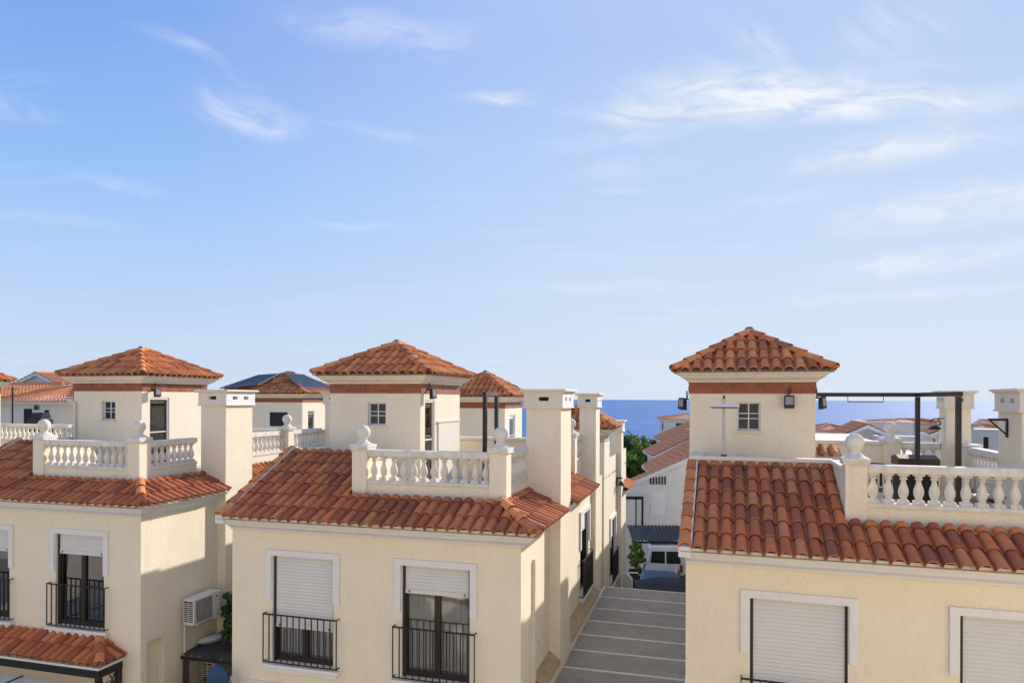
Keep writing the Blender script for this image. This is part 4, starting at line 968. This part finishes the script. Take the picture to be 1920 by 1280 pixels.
mk('bracket', B().box(0,.22,0,.05,.22,.27).box(.0,.04,0,.05,-.05,.27), blackm, t); mk('shade', B().lathe([(.12,0),(.10,.05),(.03,.14)], c=(.18,.02), n=12), blackm, t, smooth=True); mk('diffuser', B().lathe([(.05,-.05),(.10,-.02),(.11,0)], c=(.18,.02), n=12), plastic, t, smooth=True)
rr_ = thing('terraced_house', 'rear unit behind the right house, hidden but for its shadow on the alley', 'house', (FR.x, FR.y, 0), -FR.t)
mk('wall', B().box(-.05, 6.0, 9.2, 24, -GZ-2, -1.55), stucco_y, rr_, dz=GZ); mk('wall', B().box(-.0, 2.0, 6.7, 9.18, -GZ-1, -1.10), stucco_y, rr_, dz=GZ)
# --- left neighbours
kt = thing('terraced_house', 'neighbouring house cut off by the left edge, only its tower roof corner showing', 'house', (FL.x, FL.y, 0), -FL.t)
rfk = Roofs(kt, FL, 60)
tower(kt, rfk, -8.3, -5.95, 3.8, 6.2, -2.1, .0, stucco, None, None, apex=1.38)
rfk.finish()
mk('wall', B().box(-9, -5.2, .3, 7, -GZ, -2.1), stucco, kt, dz=GZ)
t = thing('distant_house', 'flat roofed cream house with a pale balustrade behind the leftmost house', 'house', FL.w(-10.2, 8.0, -GZ), -FL.t)
mk('wall', B().box(0, 5.25, 0, 4, 0, GZ-1.62), stucco, t)
balustrade_root = t
_zr = dict(ZR)
def far_bal(root, x0, x1, y, top, name='balustrade', sp=.215):
    g = mk(name, B().box(x0, x1, y-.1, y+.1, top-.12, top), conc, root); mk('plinth', B().box(x0, x1, y-.12, y+.12, top-.66, top-.582), conc, g)
    k = int((x1-x0)/sp)
    for i in range(k): inst('baluster', BAL_ME, Matrix.Translation((x0+(i+.5)*(x1-x0)/k, y, top-.582)), g)
far_bal(t, 0, 5.2, .12, GZ-1.0)
mk('side_rail', B().box(5.1, 5.25, .25, 4, GZ-1.62, GZ-1.0), conc, t)
far_house('cream house with sagging tiled roof and a black door, far left', -25.3, 34, 4.8, 5, -.32, 'hip', .85, 15.8, stucco, [(1.6, 2.15, -1.5, -.55), (2.9,3.2,-1.5,-.6)])
far_house('cream house with brown ribbed roof at the left edge of the picture', -30.6, 38, 4.2, 5, -.1, 'gable', .75, 15.8, stucco, [(1.0,1.4,-1.6,-.6)], ridge_dir='x')
far_house('tall white house with a small pinkish gable roof, farthest at the left', -41.5, 58, 4.2, 6, 1.0, 'gable', .95, 15.8, stucco_w, [(.8,1.3,-.2,.4)], ridge_dir='y')
far_house('white rooftop block with stepped walls beside the left tower', -31.2, 50, 2.6, 4, .75, 'flat', 0, 15.8, stucco_w, ())
far_house('low white block with a dark tiled edge between the far left roofs', -27.0, 42, 3.0, 4, -.25, 'hip', .5, 15.8, stucco_w, [(.6,1.0,-1.3,-.7)])
far_house('white block with a small dome seen at the left edge', -36.0, 47, 3.0, 4, .3, 'flat', 0, 15.8, stucco_w, [(1.0,1.4,-.8,-.2)])
for (x, y, z, h, lb) in ((-23.2,32,-1.4,1.9,'dark television mast on the terrace at the far left'),(3.55,33.0,-1.2,1.4,'thin dark mast standing behind the first alley chimney'),(52.5,70,-3.5,2.9,'thin mast rising against the sea at the far right')):
    t = thing('mast', lb, 'mast', (x, y, z+GZ)); mk('pole', B().tube((0,0,0),(0,0,h),.035,8), blackm, t); mk('arm', B().box(-.25,.25,-.02,.02,h-.12,h-.08), blackm, t)
# --- house with solar panels
sh = thing('distant_house', 'cream house with dark blue solar panels over its tiled hip roof', 'house', (FL.x, FL.y, 0), -FL.t)
rfs = Roofs(sh, FL, 260)
tower(sh, rfs, -5.9, -1.52, 18.0, 22.2, -GZ-1, -.32, stucco, (18.5, 19.1, -1.9, -.62), None, apex=1.62, brick=False, doorm=dark)
mk('brick_band', B().box(-5.91, -1.51, 17.985, 22.21, -.20, .0), brickm, sh, dz=GZ)
T = wallT('front', 0, 18.0)
for a0, a1, z0, z1 in ((-3.35,-2.35,-1.4,-.70),): 
    o = mk('window', B(T).box(a0, a1, 0, .02, z0, z1), dark, sh, dz=GZ); mk('frame', B(T).box(a0-.28, a0, 0, .05, z0-.1, z1+.08), trim, o, dz=GZ)
rfs.finish()
for k in range(3):
    y0_ = 18.3+k*1.1
    o = mk('solar_panel', B().prism([(-.02,0),(.02,.0),(.02,.04),(-.02,.04)], 0, 0, 1), solar) if False else None
def panel_set(label, pts, n, grp):
    """pts: four corners of the panel array, lifted above the slope"""
    p = [Vector(q) for q in pts]
    for k in range(n):
        a, b2 = p[0].lerp(p[1], (k+.02)/n), p[0].lerp(p[1], (k+.98)/n); c, d = p[3].lerp(p[2], (k+.98)/n), p[3].lerp(p[2], (k+.02)/n)
        t = thing('solar_panel', label[k], 'solar panel', FL.w(a.x, a.y, a.z), -FL.t, grp); nn = (b2-a).cross(d-a).normalized()
        q = [v-a for v in (a, b2, c, d)]
        g = B(); g.add([tuple(v) for v in q]+[tuple(v-nn*.05) for v in q], [(0,1,2,3),(7,6,5,4),(0,4,5,1),(1,5,6,2),(2,6,7,3),(3,7,4,0)]); mk('frame', g, mat('dark_alloy', (.12,.13,.15), .5), t)
        cx = sum(q, Vector())/4; i4 = [v+(cx-v)*.04+nn*.004 for v in q]; mk('glass', B().add([tuple(v) for v in i4], [(0,1,2,3)]) or _lastB, solar, t) if False else None
        g2 = B()
        for ii in range(4):
            for jj in range(6):
                f = lambda s_, r_: (i4[0].lerp(i4[1], s_)).lerp(i4[3].lerp(i4[2], s_), r_)
                g2.quad(*[tuple(f(s_, r_)) for s_, r_ in ((ii/4+.01, jj/6+.006), ((ii+1)/4-.01, jj/6+.006), ((ii+1)/4-.01, (jj+1)/6-.006), (ii/4+.01, (jj+1)/6-.006))])
        mk('cells', g2, solar, t)
panel_set(['solar panel nearest the valley on the right roof slope', 'second solar panel on the right roof slope', 'outer solar panel on the right roof slope'], [(-1.45,17.9,.42),(-1.45,21.6,.42),(-3.1,20.6,1.30),(-3.1,18.9,1.30)], 3, 'solar panels on the tiled hip roof')
panel_set(['left solar panel on the front slope of the far hip roof', 'middle solar panel on the front slope of the far hip roof', 'right solar panel on the front slope of the far hip roof'], [(-6.2,17.8,.52),(-3.9,17.8,.70),(-3.9,19.6,1.32),(-5.2,19.6,1.25)], 3, 'solar panels on the tiled hip roof')
# --- houses stepping down the right side of the alley
ga = far_house('white gable-ended house facing the alley, with a row of narrow vents', 6.15, 38.5, 9.0, .7, -5.0, 'gable', 2.05, 3, stucco_w, (), ridge_dir='y', ov=.12)
mk('side_wing', B().box(1.5, 8.9, .7, 4.5, 0, -5.6-terr(6.15,38.5)+.5), stucco_w, ga)
T = wallT('front'); zb = terr(6.15, 38.5)-.5
mk('blind_window', B(T).box(1.62, 2.42, 0, .03, -6.45-zb, -5.15-zb), trim, ga)
for i in range(6): mk('vent_slot', B(T).box(1.55+i*.16, 1.64+i*.16, 0, .02, -4.72-zb+.0, -4.36-zb+.02*i), blackm, ga)
far_house('second tiled house up the slope behind the white gable', 9.55, 45, 6.5, 5, -4.95, 'gable', 2.0, 3, stucco_w, (), ridge_dir='y')
far_house('third tiled house in the stepped row behind the white gable', 11.15, 53, 6.5, 5, -4.45, 'gable', 1.8, 3, stucco_w, (), ridge_dir='y')
far_house('fourth tiled house in the stepped row, beside the dark trees', 13.6, 61, 6.5, 5, -3.75, 'gable', 1.6, 3, stucco_w, (), ridge_dir='y')
far_house('small white house with orange roof standing highest against the sea', 16.3, 74, 6, 5, -2.25, 'hip', .55, 8, stucco_w, [(1.3,2.1,-2.9,-2.5)], sidewins=[(.5,1.8,-3.3,-2.6)])
# lower alley
t = thing('square_frame', 'black square metal frame against the white gable wall', 'metal frame', (6.2, 37.6, terr(6,37.6)+GZ))
hb = -5.45-terr(6,37.6); mk('beam', B().box(-.3,1.0,0,.12,hb,hb+.16), blackm, t); mk('post', B().box(.9,1.0,.0,.12,0,hb), blackm, t); mk('post', B().box(.62,.68,.3,.4,0,hb), blackm, t)
t = thing('corrugated_roof', 'dark grey corrugated carport roof in front of the white gable', 'carport roof', (6.1, 33.4, -6.83+GZ))
cr_ = B(); n = 60; pts = []
for i in range(n+1):
    x = 2.75*i/n; h = .04*math.sin(i*math.pi*.5); pts += [(x-.25+.0, 0, h), (x, 3.0, h+.20)]
cr_.add(pts, [(2*i, 2*i+2, 2*i+3, 2*i+1) for i in range(n)]); mk('sheet', cr_, mat('slate_corrugated_sheet', (.075,.074,.074), .65, var=.25), t)
mk('edge_beam', B().box(-.25, 2.5, -.06, -.01, -.12, -.03), blackm, t); 
for x in (0, 2.4): mk('post', B().box(x-.03, x+.03, -.05, .01, -2.3, -.12), blackm, t)
# --- vehicles at the end of the alley
def wheel(root, x, y, r, w_=.2):
    o = mk('wheel', B().tube((x-w_/2, y, r), (x+w_/2, y, r), r, 20), mat('rubber', (.02,.02,.02), .8), root, smooth=True); mk('rim', B().tube((x-w_/2-.01, y, r), (x+w_/2+.01, y, r), r*.6, 14), mat('alloy', (.5,.5,.5), .3, metallic=.8), o, smooth=True)
zg = terr(0, 33)
van = thing('parked_van', 'white van seen from behind with dark split rear windows', 'van', (7.38, 33.0, -9.0+GZ), R_(-4))
wp = mat('white_car_paint', (.78,.78,.78), .25, coat=.6); wg = mat('dark_car_glass', (.015,.017,.02), .08, spec=.7)
sec = [(-.88,.35),(.88,.35),(.90,.9),(.86,1.25),(.76,1.88),(.66,1.99),(-.66,1.99),(-.76,1.88),(-.86,1.25),(-.90,.9)]
vb = B(); n = len(sec)
for y, k, dz_ in ((0,.96,-.02),(.12,1,0),(3.4,1,0),(3.9,.95,-.28),(4.2,.93,-1.0)):
    vb.v += [(x*k, y, max(.35, z+(dz_ if z > 1.3 else 0))) for x, z in sec]
vb.f = [(j*n+i, j*n+(i+1) % n, (j+1)*n+(i+1) % n, (j+1)*n+i) for j in range(4) for i in range(n)]+[tuple(range(n)), tuple(range(4*n, 5*n))[::-1]]
mk('body', vb, wp, van, bevel=.02)
for s_ in (-1, 1):
    x0_, x1_ = (-.70,-.03) if s_ < 0 else (.03,.70)
    mk('rear_window', B().add([(x0_,-.012,1.18),(x1_,-.012,1.18),(x1_*(.93 if s_ > 0 else 1),-.0,1.76),(x0_*(.93 if s_ < 0 else 1),-.0,1.76)], [(0,1,2,3)]) or None, wg, van) if False else None
def qd(name, root, m, *p): return mk(name, B().quad(*p), m, root)
qd('rear_window', van, wg, (-.72,-.025,1.16),(-.04,-.025,1.16),(-.04,-.015,1.74),(-.64,-.015,1.74)); qd('rear_window', van, wg, (.04,-.025,1.16),(.72,-.025,1.16),(.64,-.015,1.74),(.04,-.015,1.74))
mk('bumper', B().box(-.85,.85,-.1,.02,.38,.58), mat('dark_plastic', (.05,.05,.05), .6), van, bevel=.02)
for x in (-.80, .68): mk('tail_light', B().box(x, x+.12, -.03, .01, .75, 1.1), mat('red_lens', (.35,.02,.02), .2), van)
qd('side_window', van, wg, (-.885,2.6,1.22),(-.885,3.3,1.22),(-.80,3.25,1.72),(-.80,2.6,1.72)); mk('mirror', B().box(-1.08,-.9,3.2,3.3,1.15,1.4), blackm, van)
for x in (-.78, .78):
    for y in (.8, 3.3): wheel(van, x, y, .34)
for x in (-.55,.55): mk('roof_rail', B().box(x-.02,x+.02,.4,1.0,1.99,2.04), blackm, van)
zg2 = terr(0, 28.5)
car = thing('parked_car', 'dark blue car with pale reflective windscreen parked below the white van', 'car', (6.5, 30.2, -8.85+GZ), R_(-14))
cp_ = mat('dark_blue_car_paint', (.035,.055,.10), .2, coat=.8, spec=.6)
cw = 1.74
side = [(-2.1,.35),(-2.15,.75),(-1.9,.92),(-1.05,1.02),(-.35,1.45),(.9,1.48),(1.6,1.12),(2.1,1.0),(2.15,.45),(2.1,.3)]
cb = B(); n = len(side)
for x, k in ((-cw/2,.94),(-cw/2+.12,1),(cw/2-.12,1),(cw/2,.94)): cb.v += [(x*(1 if z < 1.05 else .86), y, z*k if z > .8 else z) for y, z in side]
cb.f = [(j*n+i, j*n+(i+1) % n, (j+1)*n+(i+1) % n, (j+1)*n+i) for j in range(3) for i in range(n)]+[tuple(range(n)), tuple(range(3*n, 4*n))[::-1]]
mk('body', cb, cp_, car, bevel=.03)
qd('windscreen', car, mat('windscreen_glass', (.05,.09,.17), .15, spec=.5), (-.66,-1.02,1.045),(.66,-1.02,1.045),(.58,-.38,1.455),(-.58,-.38,1.455))
for s_ in (-1, 1):
    qd('side_window', car, wg, (s_*.78,-.85,1.08),(s_*.78,1.3,1.10),(s_*.70,.85,1.40),(s_*.70,-.3,1.38)); mk('headlight', B().box(s_*.6-.16, s_*.6+.16, -2.16, -2.10, .62, .78), plastic, car, bevel=.02)
    for y in (-1.35, 1.35): wheel(car, s_*.78, y, .32)
t = thing('shade_canopy', 'black ribbed shade canopy covering the front of the dark car', 'shade canopy', (4.75, 25.6, -7.36+GZ), R_(-4))
cr_ = B(); pts = []; n = 48
for i in range(n+1):
    y = 1.9*i/n; h = .34*math.sin(math.pi*.5*i/n)+.014*math.sin(i*math.pi*.5); pts += [(.0+.0*y, y, h-.18), (1.0, y, h-.02), (2.3, y, h-.06)]
cr_.add(pts, [(3*i+k, 3*i+k+1, 3*i+k+4, 3*i+k+3) for i in range(n) for k in range(2)]); mk('sheet', cr_, mat('black_ribbed_sheet', (.03,.03,.032), .4), t)
for x in (.1, 2.2): mk('post', B().box(x-.03, x+.03, .1, .16, -1.7, -.12), blackm, t)
t = thing('white_table', 'small white table beside the black fence at the alley end', 'table', (5.55, 29.0, terr(0,29)+GZ))
mk('top', B().box(-.4,.4,-.3,.3,1.05,1.10), plastic, t); mk('leg', B().tube((0,0,0),(0,0,1.05),.04), plastic, t)
for i in range(3):
    t = thing('black_shutter_panel', ['black upright panel nearest the white pillar','middle black upright panel by the small white table','black upright panel beside the dark shrub'][i], 'panel', (5.2+i*.5, 30.5+i*.4, terr(0,30)+GZ)); mk('panel', B().box(0,.42,0,.06,0,1.7-.2*i), blackm, t); mk('rail', B().box(0,.42,-.01,.0,1.5-.2*i,1.56-.2*i), plastic, t)
# --- white village on the right, going down to the sea
far_house('low white house with a shallow tiled roof just right of the tower', 24.0, 55, 3.2, 5, -2.55, 'hip', .45, 17, stucco_w, [(1.2,1.6,-3.1,-2.6)])
far_house('house with a steep orange ribbed roof rising toward the right', 20.2, 45, 5.4, 5, -3.15, 'gable', 1.5, 17, stucco_w, (), ridge_dir='y')
far_house('tall white rendered block with a slanting parapet by the orange roof', 25.7, 50, 3.0, 4, -1.62, 'flat', 0, 17, stucco_w, [(.3,.6,-2.6,-2.0)])
far_house('long white house with a low dark tiled roof against the sea', 31.0, 60, 8.0, 6, -2.2, 'hip', .40, 17, stucco_w, [(1.4,1.9,-2.9,-2.4),(4.2,4.5,-3.0,-2.4)])
far_house('tiny tiled roof block in front of the long white house', 25.2, 41, 1.4, 2, -2.1, 'gable', .5, 17, stucco_w, (), ridge_dir='y')
far_house('white terrace block with a rounded corner in front of the sea', 22.3, 42, 3.0, 3, -2.25, 'flat', 0, 17, stucco_w, ())
far_house('white row with dark arched openings between the two right chimneys', 38.5, 60, 6.5, 5, -2.55, 'flat', 0, 17, stucco_w, [(1.0,1.5,-4.2,-3.2),(2.2,2.6,-4.1,-3.1),(3.8,4.3,-4.3,-3.2),(4.7,5.2,-4.3,-3.3)])
far_house('distant white house with red roof behind the arched row', 49.5, 76, 6, 5, -3.4, 'hip', .6, 17, stucco_w, [(1.,1.6,-3.8,-3.3)])
far_house('distant tiled house right of the thin mast', 55.5, 80, 7, 5, -3.1, 'gable', .7, 17, stucco_w, [(2.,2.6,-3.6,-3.0)])
random.seed(21)
k = 0
for (x, y, e_) in ((30,72,-5.2),(36,84,-6.0),(24,66,-5.0),(44,95,-6.6),(52,104,-7.2),(60,92,-6.0),(20,88,-6.6),(-20,60,-2.6),(-30,75,-2.9),(-14,70,-3.2),(-48,70,-1.2),(-56,85,-1.2)):
    far_house('low tiled house in the dense village, mostly hidden by nearer roofs', x, y, random.uniform(5,7), random.uniform(4,6), e_, 'hip' if k % 2 else 'gable', random.uniform(.7,1.1), 15+random.uniform(-8,8), stucco_w if k % 3 else stucco, [(1.2,1.7,e_-1.3,e_-.5)], ridge_dir='x', group='village houses mostly hidden by nearer roofs'); k += 1
# ------------------------------------------------------------------ trees and shrubs
def crown_mesh(b, c, rx, ry, rz, clumps, per, leaf, seed):
    rr = random.Random(seed)
    for i in range(clumps):
        while True:
            p = Vector((rr.uniform(-1,1), rr.uniform(-1,1), rr.uniform(-.75,1)))
            if .25 < p.length < 1: break
        p *= .62+.38*rr.random(); cc = Vector((c[0]+p.x*rx, c[1]+p.y*ry, c[2]+p.z*rz)); cr = rr.uniform(.16,.30)*min(rx, rz)
        for j in range(per):
            d = Vector((rr.gauss(0,1), rr.gauss(0,1), rr.gauss(0,.8))); d = d.normalized()*cr*rr.random()**.4; q = cc+d
            n = (d.normalized()+Vector((rr.gauss(0,.5), rr.gauss(0,.5), rr.gauss(.3,.5)))).normalized(); u = n.orthogonal().normalized(); u.rotate(Matrix.Rotation(rr.uniform(0,6.28), 3, n)); v = n.cross(u); s = leaf*rr.uniform(.6,1.3)
            b.add([q-u*s*.5, q+v*s*.32, q+u*s*.6, q-v*s*.32], [(0,1,2,3)])
def tree(x, y, top, r, h, label, m, seed, leaf=.32, base=None, clumps=70, per=60, cat='tree'):
    zb = terr(x, y) if base is None else base; t = thing('broadleaf_tree', label, cat, (x, y, zb+GZ)); H = top-zb; ch = h
    tr = B(); rr = random.Random(seed); tr.lathe([(.05*r+.06,0),(.04*r+.05,H*.3),(.03*r+.03,H-ch*.6)], n=8)
    for i in range(5):
        a = i*1.3+rr.random(); tr.tube((0,0,H-ch*.85+i*.05), (math.cos(a)*r*.6, math.sin(a)*r*.6, H-ch*.35), .03*r+.02, 6)
    mk('trunk', tr, bark, t, smooth=True)
    b = B(); crown_mesh(b, (0,0,H-ch*.5), r, r, ch*.5, clumps, per, leaf, seed); mk('crown', b, m, t)
tree(16.6, 98, -4.2, 3.0, 7, 'dark dense tree at the left end of the clump before the sea', leaf_dark, 1, .38)
tree(21.5, 92, -4.1, 2.8, 7, 'dark rounded tree in the middle of the clump before the sea', leaf_dark, 2, .36)
tree(16.2, 86, -4.5, 2.3, 6, 'mid green tree just right of the last alley chimney', leaf_mid, 3, .32)
tree(19.0, 80, -4.9, 2.6, 6, 'dark tree standing lower in the gap between the houses', leaf_dark, 4, .32)
tree(17.2, 70, -5.0, 2.5, 6.5, 'dark tree against the stepped tiled roofs', leaf_dark, 12, .3)
tree(10.3, 60, -4.2, 1.8, 5.5, 'bright green bushy tree lowest in the gap, nearest the alley', leaf_mid, 5, .24, clumps=90, per=80)
tree(13.2, 66, -4.6, 1.9, 6, 'dark green tree right behind the bright bushy one', leaf_dark, 6, .26)
tree(24.8, 96, -3.9, 2.6, 6, 'dark tree at the right end of the clump, beside the orange roof', leaf_dark, 7, .36)
tree(19.6, 90, -3.7, 3.2, 7, 'broad dark tree closing the gap behind the orange stepped roofs', leaf_dark, 41, .36)
tree(46.0, 74, -3.2, 1.9, 4, 'olive green tree top right of the middle distance chimney', leaf_mid, 8, .3)
tree(5.9, 32.6, -6.5, .42, 1.9, 'leafy green shrub under the dark corrugated carport', leaf_mid, 9, .12, clumps=40, per=60, cat='shrub')
tree(21.5, 44, -2.6, .9, 1.4, 'small green shrub beside the low white terrace wall', leaf_mid, 10, .14, clumps=30, per=50, cat='shrub')
def shrub_in(fr, x, y, top, r, h, label, m, seed, leaf=.09, clumps=70, per=70):
    q = fr.w(x, y, 0); tree(q[0], q[1], top, r, h, label, m, seed, leaf, -8.5, clumps, per, 'shrub')
shrub_in(FL, 6.62, 2.35, -4.5, .48, 1.6, 'dark leafy climber filling the passage behind the outdoor unit', leaf_dark, 31)
shrub_in(FL, 7.0, 1.75, -5.1, .38, .9, 'dark foliage tuft spilling over the corrugated roof edge', leaf_dark, 32, .07, 40, 60)
shrub_in(FL, 6.75, .9, -6.3, .5, 1.0, 'green bush growing below the corrugated roof near the blue dish', leaf_mid, 33, .08)
random.seed(5)
b = B()
for i in range(26):
    x = random.uniform(-220, 240); y = random.uniform(150, 380); crown_mesh(b, (x, y, terr(x,y)+2.2), random.uniform(4,9), random.uniform(4,8), 2.6, 16, 26, 1.3, 100+i)
mk('coastal_scrub', b, leaf_dark, kind='stuff', dz=GZ)
# ------------------------------------------------------------------ the house the picture is taken from (shows in the panes, throws sunlight back)
op = thing('terraced_house', 'cream terrace block behind the viewpoint, opposite the three houses', 'house', (0, -1.2, 0), 0)
op_m = mat('warm_cream_stucco', (.86, .75, .58), .9, .4, 50, .012, var=.05, vscale=1)
b = B(); hs = [(x, x+1.3, z_, z_+2.1) for x in range(-34, 35, 4) for z_ in (-8.2, -5.1, 2.0)]; b.T = wallT('back', 0, 0); sheet(b, -40, 40, -GZ, 5.2, hs, .15); mk('front_wall', b, op_m, op, dz=GZ)
for h in hs: mk('window', B().box(h[0], h[1], -.2, -.15, h[2], h[3]), wg, op, dz=GZ)
mk('balcony_floor', B().box(-2.5, 2.5, .0, 1.0, -1.75, -1.62), floorm, op, dz=GZ)
mk('cornice', B().box(-40.3, 40.3, -.3, .35, 5.2, 5.5), trim, op, dz=GZ); mk('back_wall', B().box(-40, 40, -9, -8.8, -GZ, 5.2), op_m, op, dz=GZ)
mk('roof', B().prism([(.3, 5.5), (-9, 5.5), (-4.4, 7.4)], 0, -40.4, 40.4), slope_t, op, dz=GZ)
